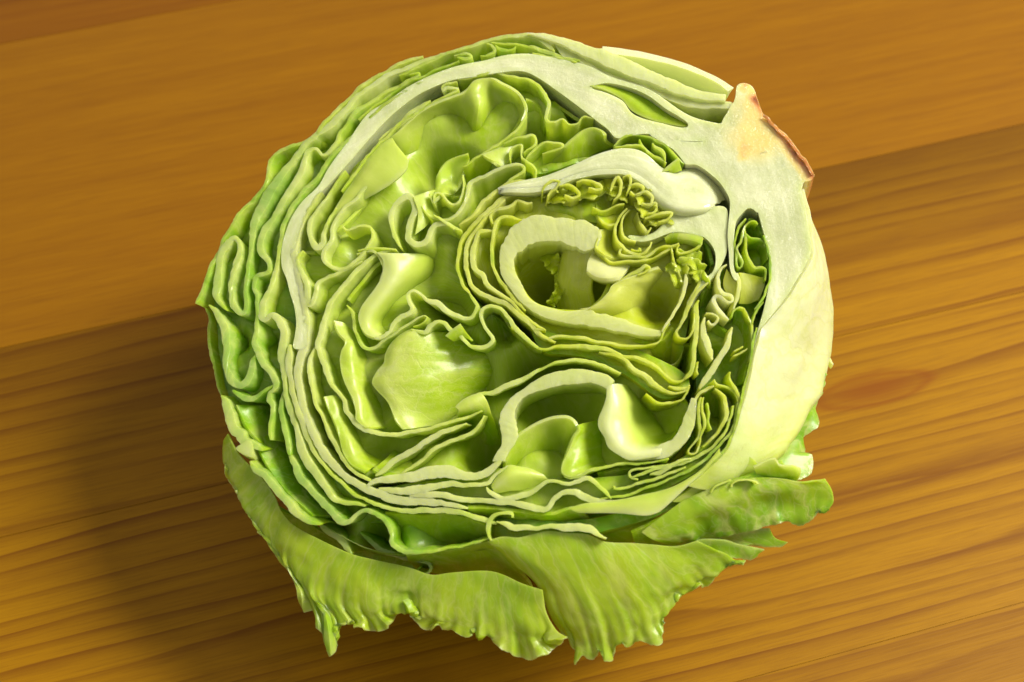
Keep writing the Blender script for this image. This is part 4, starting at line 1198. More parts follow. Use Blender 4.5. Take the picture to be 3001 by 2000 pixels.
wall('inner_leaf', [(1012, 500, 8), (982, 540, 9), (949, 592, 10), (922, 625, 13), (908, 662, 16), (910, 692, 18), (924, 720, 26), (934, 728, 24), (946, 708, 18), (950, 680, 12), (966, 640, 9), (985, 610, 8)], depth=16, tone=[0.55, 0.5, 0.4, 0.5], ruffle=0.5)
wall('inner_leaf', [(889, 735, 8), (873, 755, 12), (872, 772, 16), (884, 800, 18), (900, 835, 24), (900, 870, 22), (906, 896, 16), (920, 880, 16), (930, 840, 14), (948, 822, 14), (980, 805, 14), (1028, 782, 12), (1060, 765, 8)],
     depth=18, tone=[0.5, 0.45, 0.35, 0.4], ruffle=0.4)
sheet('inner_leaf', [[(880, 745, 3), (910, 742, 3), (945, 745, 4)], [(900, 780, 10), (930, 780, 11), (970, 790, 12)], [(920, 815, 14), (945, 812, 15), (985, 800, 15)]], tone=0.75, rim0=0, wr=0.3)

# second and third bands inside the main ring
wall('inner_leaf', [(940, 560, 10), (905, 615, 12), (880, 660, 16), (868, 705, 22), (862, 750, 24), (870, 800, 22), (882, 850, 22), (892, 900, 22), (898, 950, 24), (893, 1000, 28), (882, 1040, 28), (872, 1080, 28), (875, 1130, 24), (884, 1180, 24), (900, 1225, 24),
                    (914, 1262, 26), (936, 1310, 28), (966, 1350, 28), (1000, 1385, 26), (1042, 1415, 24), (1090, 1440, 26), (1140, 1458, 28), (1195, 1470, 28), (1250, 1470, 26), (1310, 1478, 18), (1370, 1490, 14)], depth=26, tone=[0.3, 0.25, 0.22, 0.25, 0.25, 0.22], ruffle=0.4)
wall('inner_leaf', [(850, 1010, 14), (846, 1060, 22), (852, 1110, 20), (858, 1150, 16), (870, 1195, 18), (884, 1235, 20), (896, 1275, 16), (915, 1318, 12), (950, 1365, 11), (985, 1402, 11), (1030, 1440, 11), (1080, 1470, 12), (1150, 1492, 14), (1230, 1498, 18),
                    (1300, 1496, 18), (1360, 1508, 16), (1410, 1522, 16), (1455, 1535, 14)], depth=24, tone=[0.3, 0.35, 0.5, 0.55, 0.35], ruffle=0.5)
wall('inner_leaf', [(930, 1010, 8), (912, 1040, 9), (905, 1075, 12), (908, 1110, 14), (916, 1150, 12), (926, 1180, 12), (942, 1220, 10), (960, 1262, 12), (985, 1310, 14), (1010, 1350, 12), (1045, 1388, 12), (1090, 1412, 14)], depth=22, tone=[0.3, 0.4, 0.35], ruffle=0.6)
wall('inner_leaf', [(1149, 733, 9), (1118, 741, 12), (1079, 762, 15), (1047, 788, 16), (1026, 818, 15), (996, 851, 16), (968, 892, 18), (950, 940, 20), (938, 985, 22), (930, 1008, 18), (938, 1036, 16), (950, 1070, 20), (960, 1105, 18), (978, 1135, 12),
                    (1005, 1170, 14), (1014, 1205, 16), (1042, 1240, 16), (1080, 1264, 16), (1143, 1274, 14), (1191, 1268, 14), (1271, 1252, 12), (1335, 1233, 11), (1383, 1217, 9), (1411, 1204, 6)], depth=20, tone=[0.4, 0.35, 0.3, 0.4], ruffle=0.5)

# lime leaves with bright shoulders, lower left of the cavity
sheet('inner_leaf', [[(978, 940, 0), (990, 975, 0), (1010, 1004, 0), (1000, 1030, 0), (996, 1058, 0), (1003, 1103, 0), (1018, 1140, 0), (1032, 1170, 0), (1042, 1205, 0), (1043, 1232, 0), (1070, 1256, 0)],
                     [(1010, 950, 2), (1025, 985, 2), (1040, 1020, 1.5), (1035, 1060, 1), (1040, 1100, 1), (1050, 1140, 1), (1060, 1175, 1), (1066, 1210, 1), (1072, 1235, 1), (1092, 1256, 1)],
                     [(1060, 1000, 8), (1075, 1030, 8), (1085, 1070, 8), (1085, 1105, 8), (1090, 1140, 8), (1100, 1175, 8), (1110, 1205, 8), (1125, 1235, 8), (1140, 1258, 8)],
                     [(1090, 1020, 18), (1110, 1060, 18), (1120, 1100, 18), (1130, 1140, 18), (1140, 1175, 18), (1155, 1205, 18), (1165, 1235, 18), (1180, 1260, 18)]],
      tone=[0.42, 0.48, 0.62, 0.65], rim0=0.5, wr=0.35, wf=0.2, vein=0.8, th=0.8)
sheet('inner_leaf', [[(948, 1165, 0), (962, 1200, 0), (980, 1240, 0), (994, 1285, 0), (1006, 1330, 0), (1030, 1365, 0), (1070, 1385, 0)],
                     [(985, 1165, 2), (1000, 1205, 2), (1012, 1245, 2), (1028, 1285, 1), (1040, 1325, 1), (1058, 1355, 1), (1082, 1380, 1)],
                     [(1030, 1215, 9), (1050, 1245, 9), (1065, 1280, 9), (1075, 1310, 8), (1085, 1340, 7), (1100, 1370, 6)],
                     [(1090, 1262, 16), (1110, 1280, 17), (1130, 1300, 18), (1150, 1325, 18), (1160, 1350, 16), (1170, 1375, 14)]],
      tone=[0.6, 0.5, 0.65, 0.7], rim0=0.4, wr=0.3, wf=0.2, vein=0.5, th=0.8)
sheet('inner_leaf', [[(1090, 1380, 2), (1130, 1400, 2), (1180, 1412, 2)], [(1130, 1350, 7), (1180, 1365, 7), (1220, 1385, 6)], [(1180, 1290, 18), (1220, 1310, 18), (1280, 1330, 18)]], tone=0.65, rim0=0.3, wr=0.3)
# broad veined leaf in the middle
sheet('inner_leaf', [[(1206, 966, 1), (1178, 981, 1), (1150, 1006, 1), (1131, 1038, 1), (1126, 1066, 1), (1108, 1087, 1), (1092, 1121, 1), (1106, 1145, 1), (1134, 1176, 1), (1148, 1205, 1), (1160, 1235, 1), (1180, 1260, 2)],
                     [(1225, 968, 0.5), (1205, 985, 0), (1180, 1010, 0), (1165, 1042, 0), (1160, 1072, 0), (1150, 1096, 0), (1142, 1122, 0), (1155, 1150, 0.5), (1175, 1178, 1), (1190, 1205, 2), (1205, 1232, 3), (1222, 1255, 4)],
                     [(1290, 975, 4), (1280, 1000, 3), (1268, 1030, 2), (1262, 1060, 2), (1260, 1085, 2), (1258, 1108, 2), (1258, 1130, 2.5), (1265, 1155, 3.5), (1275, 1178, 5), (1285, 1200, 7), (1295, 1220, 9), (1300, 1240, 11)],
                     [(1430, 985, 12), (1425, 1010, 11), (1420, 1040, 10), (1415, 1065, 10), (1410, 1088, 10), (1405, 1105, 11), (1400, 1122, 12), (1395, 1138, 13), (1390, 1155, 14), (1388, 1172, 16), (1385, 1190, 18), (1380, 1205, 20)],
                     [(1580, 1035, 24), (1580, 1045, 24), (1578, 1058, 23), (1574, 1070, 23), (1568, 1082, 23), (1560, 1092, 23), (1550, 1102, 24), (1540, 1112, 25), (1525, 1125, 26), (1510, 1140, 27), (1500, 1155, 28), (1490, 1170, 29)]],
      tone=[0.35, 0.30, 0.55, 0.62, 0.62], rim0=0.4, wr=0.2, vein=0.9, th=0.8, uvs=(1.6, 3.0))
# long thin rims under it
wall('inner_leaf', [(1100, 1395, 12), (1130, 1372, 18), (1156, 1350, 20), (1223, 1312, 20), (1271, 1280, 20), (1319, 1261, 16), (1367, 1242, 9)], depth=12, tone=0.3, ruffle=0.3)
wall('inner_leaf', [(1170, 1395, 10), (1233, 1350, 12), (1287, 1306, 14), (1351, 1284, 14), (1392, 1261, 12), (1412, 1235, 8), (1419, 1218, 5)], depth=12, tone=0.4, ruffle=0.3)
sheet('inner_leaf', [[(1335, 1194, 0), (1350, 1180, 0), (1385, 1160, 0), (1410, 1153, 0)], [(1345, 1205, 0), (1370, 1196, 0), (1395, 1185, 0), (1425, 1175, 1)],
                     [(1340, 1222, 5), (1380, 1220, 5), (1420, 1225, 6), (1450, 1240, 8)], [(1340, 1270, 14), (1390, 1280, 15), (1430, 1300, 16), (1470, 1300, 16)]], tone=[0.3, 0.35, 0.6, 0.65], rim0=0.6, wr=0.3)
wall('inner_leaf', [(1380, 1162, 6), (1414, 1153, 12), (1446, 1148, 18), (1478, 1137, 20), (1520, 1118, 18), (1558, 1099, 12), (1593, 1078, 9), (1640, 1062, 10), (1700, 1056, 12), (1760, 1070, 10), (1820, 1095, 8)], depth=16, tone=0.4, ruffle=0.3)

# folded tongues in the left of the cavity
sheet('inner_leaf', [[(1105, 742, 0), (1122, 762, 0), (1124, 790, 0), (1115, 822, 0), (1098, 850, 0), (1078, 876, 0), (1060, 902, 0), (1051, 930, 0), (1056, 958, 0), (1072, 982, 0), (1096, 992, 0)],
                     [(1150, 745, 0), (1162, 770, 0), (1162, 800, 0), (1150, 830, 0), (1130, 858, 0), (1110, 885, 0), (1092, 910, 0), (1082, 935, 0.5), (1085, 958, 1), (1096, 975, 1), (1112, 986, 1)],
                     [(1230, 745, 4), (1225, 775, 4), (1210, 808, 4), (1185, 838, 4), (1160, 866, 4), (1138, 892, 4), (1120, 918, 4), (1110, 940, 5), (1112, 958, 5), (1120, 970, 5), (1130, 978, 5)],
                     [(1300, 740, 12), (1290, 780, 12), (1260, 820, 12), (1220, 850, 12), (1190, 880, 13), (1165, 905, 13), (1148, 925, 13), (1140, 942, 13), (1140, 955, 13), (1145, 962, 13), (1152, 966, 13)]],
      tone=[0.25, 0.2, 0.4, 0.6], rim0=0.5, wr=0.12, vein=0.1, th=0.9)
wall('inner_leaf', [(1045, 745, 8), (1075, 738, 8), (1100, 742, 9), (1120, 765, 10), (1122, 792, 9), (1112, 825, 9)], depth=8, tone=0.25)
wall('inner_leaf', [(1096, 992, 16), (1122, 988, 14), (1144, 968, 13), (1155, 948, 18), (1172, 930, 20), (1200, 918, 16), (1208, 900, 14), (1197, 880, 13), (1196, 860, 11), (1212, 851, 9), (1234, 862, 11), (1250, 878, 14), (1279, 889, 18),
                    (1304, 909, 20), (1336, 922, 16), (1365, 934, 14), (1385, 926, 12), (1398, 900, 12), (1388, 880, 12), (1374, 858, 9)], depth=16, tone=[0.3, 0.3, 0.4, 0.4], ruffle=0.4)
wall('inner_leaf', [(1016, 895, 6), (1032, 914, 10), (1038, 946, 10), (1046, 987, 11), (1064, 1017, 13), (1092, 1018, 13), (1127, 998, 9), (1166, 973, 8), (1204, 946, 8), (1228, 929, 6), (1248, 926, 5), (1252, 935, 5), (1236, 950, 6), (1210, 957, 7)],
     depth=14, tone=0.62, ruffle=0.4)
wall('inner_leaf', [(1204, 966, 8), (1230, 972, 12), (1248, 972, 16), (1263, 955, 16), (1287, 941, 14), (1303, 948, 14), (1319, 966, 16), (1338, 974, 12), (1351, 988, 13), (1370, 1006, 12), (1395, 1016, 13), (1424, 1017, 16), (1443, 1003, 14), (1442, 986, 12),
                    (1421, 958, 11), (1408, 933, 12), (1411, 911, 12), (1430, 898, 11), (1453, 898, 11), (1475, 911, 12), (1491, 933, 13), (1510, 962, 16), (1542, 993, 14), (1574, 1019, 11), (1590, 1026, 7)], depth=16, tone=0.42, ruffle=0.4)
sheet('inner_leaf', [[(1305, 985, -0.5), (1325, 968, -0.5), (1350, 950, -0.5)], [(1320, 995, 0), (1345, 975, -.5), (1362, 968, -.5)], [(1330, 1000, 1), (1365, 990, 1), (1385, 1000, 1)]], tone=0.55, th=0.6)
sheet('inner_leaf', [[(1150, 805, 8), (1210, 860, 8), (1270, 895, 8), (1330, 930, 8), (1370, 940, 8)], [(1200, 800, 14), (1260, 840, 15), (1320, 870, 16), (1370, 880, 16)], [(1260, 760, 24), (1310, 790, 26), (1350, 810, 26)]],
      tone=0.5, rim0=0, wr=0.5)
sheet('inner_leaf', [[(1415, 920, 5), (1460, 915, 6), (1500, 960, 6)], [(1430, 950, 12), (1470, 950, 13), (1520, 985, 13)], [(1450, 985, 20), (1490, 990, 22), (1550, 1020, 22)]], tone=0.5, rim0=0, wr=0.3)
sheet('inner_leaf', [[(1020, 880, 2), (1060, 830, 2), (1090, 790, 2), (1118, 768, 2)], [(1040, 900, 9), (1080, 850, 10), (1105, 815, 10), (1125, 785, 10)], [(1060, 905, 16), (1090, 870, 17), (1115, 830, 18), (1130, 800, 18)]],
      tone=0.6, rim0=0, wr=0.3)

# curl with the small hole
wall('inner_leaf', [(1174, 726, 8), (1166, 712, 12), (1156, 690, 14), (1147, 655, 16), (1147, 630, 18), (1156, 605, 20), (1174, 585, 22), (1196, 575, 24), (1214, 588, 24), (1216, 615, 22), (1206, 642, 22), (1196, 672, 22), (1193, 695, 22), (1206, 712, 22), (1228, 718, 22),
                    (1247, 708, 22), (1256, 690, 22), (1266, 668, 20), (1285, 657, 18), (1306, 656, 18), (1332, 668, 12), (1352, 676, 8)], depth=16, tone=[0.4, 0.3, 0.3, 0.32, 0.32, 0.3, 0.4], ruffle=0.3)
sheet('inner_leaf', [[(1210, 580, 0), (1235, 570, 1), (1262, 560, 2), (1285, 556, 4)], [(1225, 630, 0.4), (1245, 615, 1), (1265, 605, 3), (1290, 598, 5)], [(1215, 690, 0.6), (1240, 670, 1.5), (1258, 650, 3), (1285, 642, 5)]], tone=[0.35, 0.35, 0.4], rim0=0, wr=0.25, vein=0.1)
wall('inner_leaf', [(1048, 735, 7), (1085, 730, 8), (1120, 730, 8), (1160, 732, 7)], depth=10, tone=0.45)
sheet('inner_leaf', [[(1060, 700, 6), (1100, 650, 7), (1140, 600, 8)], [(1080, 725, 9), (1120, 690, 10), (1150, 640, 11)], [(1100, 735, 13), (1140, 720, 14), (1165, 690, 15)]], tone=0.4, rim0=0, wr=0.3)
wall('inner_leaf', [(1234, 604, 5), (1245, 620, 7), (1262, 636, 7), (1282, 643, 7), (1307, 643, 9), (1336, 630, 12), (1355, 602, 13), (1371, 560, 14), (1379, 536, 16), (1403, 523, 14), (1435, 508, 13), (1467, 495, 13), (1498, 484, 12), (1524, 483, 10), (1536, 490, 10),
                    (1533, 502, 10), (1511, 517, 9), (1482, 537, 8)], depth=14, tone=0.45, ruffle=0.3)
wall('inner_leaf', [(1271, 630, 4), (1288, 640, 7), (1308, 655, 8), (1330, 670, 6)], d0=-0.6, depth=6, tone=0.4)
sheet('inner_leaf', [[(1281, 556, 5), (1281, 530, 4), (1285, 505, 3), (1303, 480, 3), (1333, 462, 3), (1372, 452, 2)], [(1274, 575, 2), (1295, 550, 4), (1310, 530, 5), (1325, 512, 6), (1345, 495, 5), (1375, 470, 4)],
                     [(1269, 597, 0), (1298, 573, 1), (1320, 575, 4), (1340, 560, 6), (1350, 535, 5), (1357, 512, 3)]], tone=[0.5, 0.45, 0.4], rim0=0.5, rim1=0.6, wr=0.2, vein=0.2)
wall('inner_leaf', [(1258, 568, 4), (1266, 588, 6), (1268, 600, 6), (1272, 576, 7), (1282, 564, 7), (1298, 573, 7), (1317, 592, 7), (1333, 599, 7), (1348, 585, 7), (1357, 550, 6), (1356, 512, 4)], depth=8, tone=0.35, ruffle=0.3)
# flaps by the top of the cavity
wall('inner_leaf', [(1495, 470, 5), (1494, 448, 6), (1502, 432, 7), (1518, 423, 8), (1530, 424, 7), (1528, 455, 6), (1540, 471, 7), (1560, 486, 8), (1571, 505, 8), (1566, 528, 8)], depth=14, tone=0.42, ruffle=0.4)
wall('inner_leaf', [(1476, 420, 5), (1495, 412, 7), (1511, 404, 8), (1540, 400, 9), (1558, 394, 9), (1573, 408, 8), (1568, 425, 8), (1546, 438, 8), (1535, 448, 7)], depth=14, tone=0.42, ruffle=0.4)
wall('inner_leaf', [(1540, 468, 6), (1565, 440, 8), (1594, 421, 9), (1636, 417, 8), (1652, 428, 7), (1640, 440, 7), (1610, 448, 7), (1590, 452, 6)], depth=12, tone=0.45, ruffle=0.4)
sheet('inner_leaf', [[(1412, 455, 0), (1440, 445, 1), (1475, 430, 2), (1500, 430, 3)], [(1430, 468, 0), (1455, 465, 1), (1480, 455, 2), (1500, 450, 3)], [(1451, 478, 0), (1465, 490, 1), (1482, 486, 2), (1494, 474, 2)]], tone=0.4, rim0=0.5, rim1=0.5)
sheet('inner_leaf', [[(1610, 450, 2), (1655, 430, 0), (1680, 405, 0), (1705, 385, 0), (1735, 374, 0), (1760, 382, 0), (1772, 396, 0)], [(1610, 478, 5), (1655, 465, 4), (1690, 440, 3), (1720, 415, 2.5), (1745, 405, 2), (1765, 408, 2), (1778, 415, 2)],
                     [(1590, 505, 9), (1640, 505, 8), (1690, 480, 7), (1730, 455, 6), (1760, 440, 6), (1785, 432, 5), (1800, 428, 4)]], tone=[0.55, 0.55, 0.6], rim0=0.6, wr=0.35, wf=0.2, vein=0.5)
sheet('inner_leaf', [[(1590, 500, 4), (1640, 485, 5), (1690, 470, 5), (1730, 465, 5)], [(1580, 515, 8), (1640, 505, 9), (1690, 492, 9), (1740, 475, 9)]], tone=0.6, rim0=0.3, wr=0.4)
sheet('inner_leaf', [[(1620, 300, 4), (1660, 330, 5), (1720, 365, 6)], [(1625, 345, 10), (1665, 350, 11), (1720, 370, 11)], [(1630, 360, 16), (1680, 372, 18), (1730, 378, 18)]], tone=0.6, rim0=0, wr=0.3)
# green crumple between the ribs, upper right
wall('inner_leaf', [(1800, 427, 6), (1828, 402, 7), (1855, 396, 7), (1906, 401, 7), (1922, 411, 8), (1951, 427, 8), (1983, 464, 8), (2005, 480, 7)], depth=16, tone=0.7, ruffle=0.3)
wall('inner_leaf', [(1802, 432, 6), (1830, 428, 7), (1855, 427, 7), (1881, 430, 7), (1903, 448, 8), (1938, 468, 8), (1953, 478, 7)], depth=14, tone=0.65, ruffle=0.3)
wall('inner_leaf', [(1874, 408, 6), (1880, 422, 7), (1890, 436, 8), (1912, 455, 8)], depth=10, tone=0.65)
wall('inner_leaf', [(1912, 418, 7), (1920, 430, 11), (1938, 440, 11), (1948, 455, 10), (1950, 470, 8)], depth=10, tone=0.5, d0=-0.5)
sheet('inner_leaf', [[(1938, 506, -0.6), (1955, 488, -0.6), (1986, 464, -0.6)], [(1960, 500, 0), (1972, 492, 0), (1990, 475, 0)], [(1958, 508, 1), (1980, 506, 1), (1998, 500, 1)]], tone=0.5, rim0=0.9, th=0.7)

# ------------------------------------------------------------------ heart: the rounded pale rib and its ring
sheet('heart_rib', [[(1462, 556, 0.5), (1500, 543, 0), (1560, 530, 0), (1600, 521, 0), (1664, 497, 0), (1728, 468, 0), (1775, 450, 0), (1830, 440, 0), (1887, 452, 0), (1935, 497, 1.5), (1965, 505, 3), (1998, 500, 4.5), (2043, 486, 5), (2078, 507, 5), (2112, 545, 6), (2126, 590, 6)],
                    [(1462, 558, 0.4), (1502, 550, -.3), (1560, 543, -.5), (1610, 533, -.5), (1670, 508, -.5), (1732, 485, -.5), (1782, 472, -.5), (1835, 468, -.5), (1885, 482, -.5), (1930, 510, -.3), (1962, 530, 0), (1995, 530, 0.8), (2035, 530, 1.6), (2065, 545, 2), (2095, 570, 3), (2112, 592, 4)],
                    [(1462, 560, 0.4), (1504, 557, -.3), (1560, 555, -.5), (1615, 545, -.5), (1675, 520, -.5), (1740, 505, -.5), (1790, 500, -.5), (1835, 502, -.5), (1878, 520, -.5), (1915, 545, -.8), (1945, 570, -1), (1978, 590, -1), (2015, 597, -.6), (2050, 595, 0), (2080, 597, 1), (2102, 600, 3)],
                    [(1462, 562, 0.5), (1506, 566, 0), (1560, 566, 0), (1620, 552, 0), (1680, 528, 0), (1742, 513, 0), (1790, 512, 0), (1830, 515, 0), (1865, 533, 0), (1895, 558, 0), (1920, 590, 0), (1951, 612, 0), (1990, 624, 0), (2030, 624, 0), (2064, 618, 0.5), (2090, 606, 2)],
                    [(1464, 570, 8), (1508, 580, 12), (1560, 585, 12), (1620, 575, 12), (1680, 555, 12), (1740, 545, 12), (1785, 545, 12), (1820, 548, 12), (1850, 565, 12), (1880, 590, 12), (1905, 615, 12), (1940, 635, 10), (1980, 645, 8), (2020, 642, 7), (2055, 634, 6), (2085, 622, 6)]],
      th=1.6, tone=[0.1, 0.05, 0.03, 0.1, 0.3], rim0=0.2, wr=0.07, wf=0.25, vein=0.0, mat=FLESH)
wall('heart_leaf', [(1600, 520, 8), (1572, 528, 10), (1495, 538, 12), (1451, 565, 13), (1416, 590, 13), (1400, 612, 12), (1377, 641, 12), (1345, 660, 9)], depth=18, tone=0.42, ruffle=0.4)
wall('heart_leaf', [(1560, 556, 10), (1486, 573, 14), (1451, 600, 14), (1419, 629, 14), (1393, 654, 13), (1371, 680, 12), (1355, 705, 12), (1345, 737, 12), (1342, 769, 12), (1343, 801, 12), (1355, 829, 11), (1371, 852, 10), (1380, 866, 9)], depth=20, tone=0.45, ruffle=0.3)
wall('heart_leaf', [(1480, 585, 8), (1430, 630, 10), (1400, 668, 11), (1376, 700, 13), (1366, 737, 15), (1366, 785, 15), (1378, 826, 15), (1400, 852, 15), (1435, 872, 16), (1482, 889, 16), (1514, 918, 14), (1550, 950, 13), (1600, 990, 11), (1629, 1003, 9)], depth=20, tone=0.35, ruffle=0.3)
wall('heart_leaf', [(1444, 676, 12), (1420, 678, 16), (1402, 684, 14), (1391, 705, 14), (1386, 735, 18), (1386, 769, 20), (1394, 792, 16), (1417, 808, 18), (1428, 832, 16), (1451, 852, 12), (1476, 868, 11), (1514, 902, 10), (1560, 945, 9), (1600, 968, 8)], depth=18, tone=0.38, ruffle=0.4)
wall('heart_leaf', [(1530, 646, 8), (1512, 640, 10), (1496, 634, 12), (1473, 637, 12), (1455, 655, 12), (1445, 686, 11), (1441, 737, 11), (1447, 780, 11), (1460, 817, 11), (1482, 845, 11), (1510, 880, 10), (1540, 910, 9)], depth=18, tone=0.5, ruffle=0.3)
wall('heart_leaf', [(1559, 592, 6), (1548, 597, 9), (1530, 590, 8), (1514, 588, 9), (1500, 604, 12), (1480, 612, 13), (1460, 610, 12), (1446, 618, 12), (1436, 632, 10), (1444, 657, 9)], depth=12, tone=0.38, ruffle=0.3)
# thick pale ring about the dark hollow
rib('heart_rib', [(1764, 692), (1758, 672), (1740, 656), (1700, 647), (1642, 637), (1578, 629), (1540, 641), (1508, 660), (1482, 692), (1467, 731), (1463, 769), (1470, 807), (1489, 839), (1514, 871), (1546, 903), (1594, 930), (1650, 945), (1710, 955), (1770, 962), (1830, 975), (1880, 985), (1935, 986)],
    [(1758, 704), (1748, 728), (1724, 734), (1683, 724), (1642, 711), (1578, 708), (1540, 724), (1513, 750), (1506, 769), (1509, 794), (1524, 823), (1546, 866), (1575, 891), (1610, 902), (1658, 912), (1700, 909), (1725, 908), (1750, 915), (1790, 925), (1850, 945), (1900, 962), (1940, 970)],
    depth=22, tone=[0.1, 0.12, 0.2, 0.2, 0.3, 0.35], ruffle=0.2, bowl=0.5, mat=None, step=0.6)
bowl('heart_leaf', [(1740, 730), (1680, 718), (1640, 706), (1578, 704), (1535, 720), (1508, 748), (1500, 770), (1505, 796), (1520, 826), (1543, 868), (1575, 895), (1610, 906), (1660, 914), (1720, 910), (1760, 880), (1790, 820), (1790, 760)],
     30, tone=0.55, d0=3, wr=0.3, kmin=0.3)
# pale bulging leaf on the right of the hollow
sheet('heart_leaf', [[(1700, 910, 1), (1721, 906, 0), (1753, 887, 0), (1782, 858, 0), (1792, 838, 0), (1823, 820, 0), (1860, 808, 0.5), (1887, 798, 1), (1930, 785, 2)],
                     [(1740, 915, 2), (1762, 905, 1), (1790, 885, 0.6), (1812, 864, 0.6), (1830, 848, 1), (1858, 836, 2), (1890, 826, 3), (1925, 815, 5), (1955, 805, 7)],
                     [(1790, 935, 6), (1815, 920, 5), (1840, 905, 5), (1860, 888, 6), (1880, 875, 7), (1900, 862, 9), (1925, 852, 11), (1950, 845, 13), (1970, 840, 15)],
                     [(1860, 965, 14), (1880, 950, 14), (1900, 935, 15), (1915, 920, 17), (1930, 905, 19), (1945, 895, 20), (1960, 885, 21), (1975, 880, 22), (1985, 875, 23)]],
      tone=[0.25, 0.25, 0.35, 0.45], rim0=0.7, wr=0.2, vein=0.5, uvs=(1.5, 2))
# folded leaf inside the hollow
sheet('heart_leaf', [[(1648, 728, 9), (1670, 722, 5), (1705, 726, 3), (1745, 738, 2)], [(1632, 790, 11), (1655, 782, 7), (1695, 788, 5), (1740, 805, 4)], [(1626, 850, 14), (1650, 842, 10), (1688, 845, 8), (1735, 852, 6)], [(1640, 925, 18), (1665, 918, 15), (1700, 914, 12), (1745, 900, 9)]],
      tone=[0.3, 0.35, 0.35, 0.4], rim0=0, wr=0.5, wf=0.25, vein=0.9, uvs=(2, 1))
crumple('heart_leaf', [(1600, 745), (1628, 775), (1650, 800)], w=44, wl=34, tone=0.55, d0=8, seed=5)
crumple('heart_leaf', [(1650, 825), (1635, 860), (1612, 895)], w=30, wl=34, tone=0.55, d0=10, seed=6)
# smooth yellow leaf above the ring
sheet('heart_leaf', [[(1470, 605, 4), (1540, 590, 4), (1600, 588, 4), (1680, 588, 4), (1760, 580, 4)], [(1480, 625, 6), (1550, 612, 5), (1610, 610, 4), (1680, 615, 3), (1750, 612, 3)],
                     [(1520, 640, 8), (1570, 632, 7), (1630, 636, 6), (1690, 646, 4), (1755, 655, 3)]], tone=0.58, rim0=0.4, wr=0.3, wf=0.25, vein=0.7)
sheet('heart_leaf', [[(1750, 560, 3), (1775, 560, 3), (1800, 565, 3)], [(1745, 600, 3), (1780, 600, 4), (1830, 590, 6)], [(1750, 640, 1), (1785, 645, 3), (1820, 630, 5)], [(1765, 662, 1), (1790, 664, 2), (1808, 660, 3)]], tone=0.55, rim0=0, rim1=.6, wr=0.3, wf=.3)
# crinkled yellow heart leaves
fr = [([(1575, 565), (1620, 545), (1665, 552), (1700, 540)], 34, 30, 1), ([(1600, 580), (1650, 575), (1705, 570)], 26, 26, 2), ([(1680, 548), (1730, 560), (1775, 548)], 34, 28, 3),
      ([(1765, 535), (1805, 545), (1845, 540)], 42, 30, 5), ([(1780, 570), (1815, 565), (1845, 575)], 34, 26, 6),
      ([(1835, 520), (1850, 545), (1840, 572)], 34, 24, 7), ([(1885, 625), (1925, 632), (1970, 625)], 44, 28, 10), ([(1880, 655), (1905, 650), (1945, 645)], 24, 24, 11)]
for pth, w_, wl_, sd_ in fr:
    crumple('heart_leaf', pth, w=w_ * 1.25, wl=wl_ * 1.9, th=0.4, tone=0.45, d0=-0.5 + 0.3 * (sd_ % 3), seed=sd_ + 20, amp=1.15)
for pth, w_, sd_ in [([(1850, 545), (1880, 570), (1912, 598)], 56, 31), ([(1868, 580), (1895, 612), (1915, 640)], 44, 32)]:
    crumple('heart_leaf', pth, w=w_, wl=58, tone=0.46, d0=-1.2, seed=sd_, amp=1.2)
for pth in ([(1588, 562), (1600, 540), (1620, 530), (1640, 535), (1632, 550), (1615, 560), (1605, 575)], [(1640, 545), (1665, 540), (1690, 555), (1700, 572), (1680, 580), (1655, 572)],
            [(1690, 535), (1715, 528), (1745, 535), (1765, 548), (1750, 558), (1725, 552)], [(1790, 560), (1800, 530), (1815, 520), (1822, 545), (1815, 570), (1800, 585)],
            [(1825, 520), (1845, 515), (1848, 540), (1838, 565)], [(1842, 545), (1862, 540), (1884, 548), (1882, 565), (1862, 572), (1848, 560)], [(1862, 572), (1890, 562), (1912, 578), (1905, 600), (1880, 596)],
            [(1880, 600), (1905, 602), (1922, 590), (1920, 620), (1895, 628)], [(1890, 640), (1915, 632), (1945, 625), (1970, 620), (1960, 640), (1930, 650)]):
    wall('heart_leaf', pth, w=9, depth=5, d0=-1.9, tone=0.36, ruffle=0.5, step=0.4)
wall('heart_leaf', [(1737, 608, 9), (1755, 618, 10), (1775, 618, 7), (1800, 605, 6), (1830, 597, 6)], depth=6, tone=0.45, d0=-0.5)
wall('heart_leaf', [(1755, 640, 8), (1768, 655, 9), (1790, 662, 8), (1810, 655, 6)], depth=8, tone=0.45)
wall('heart_leaf', [(1868, 622, 6), (1876, 650, 7), (1890, 672, 10), (1898, 682, 9), (1908, 668, 6)], depth=5, tone=0.3, d0=-0.8)
# cup and curled heart leaves
slab('heart_rib', [(1836, 616), (1824, 645), (1824, 672), (1832, 692), (1855, 704), (1887, 708), (1919, 700), (1951, 687), (1970, 670), (1960, 650), (1930, 660), (1905, 680), (1890, 672), (1880, 645), (1870, 620), (1855, 612)], d0=3, depth=10, tone=0.35,
     hollow=lambda q: -1.5)
wall('heart_leaf', [(1838, 612, 7), (1820, 632, 8), (1806, 660, 10), (1805, 688, 10), (1812, 708, 10), (1828, 722, 10), (1845, 738, 10), (1868, 744, 9), (1890, 738, 9), (1905, 722, 8), (1910, 710, 7)], depth=12, tone=0.42, ruffle=0.3)
wall('heart_leaf', [(1845, 615, 6), (1828, 635, 7), (1823, 660, 7), (1826, 685, 8), (1842, 702, 8), (1865, 708, 8)], depth=8, tone=0.3)
wall('heart_leaf', [(1850, 730, 6), (1868, 736, 7), (1880, 732, 6), (1872, 726, 5)], depth=5, tone=0.5)
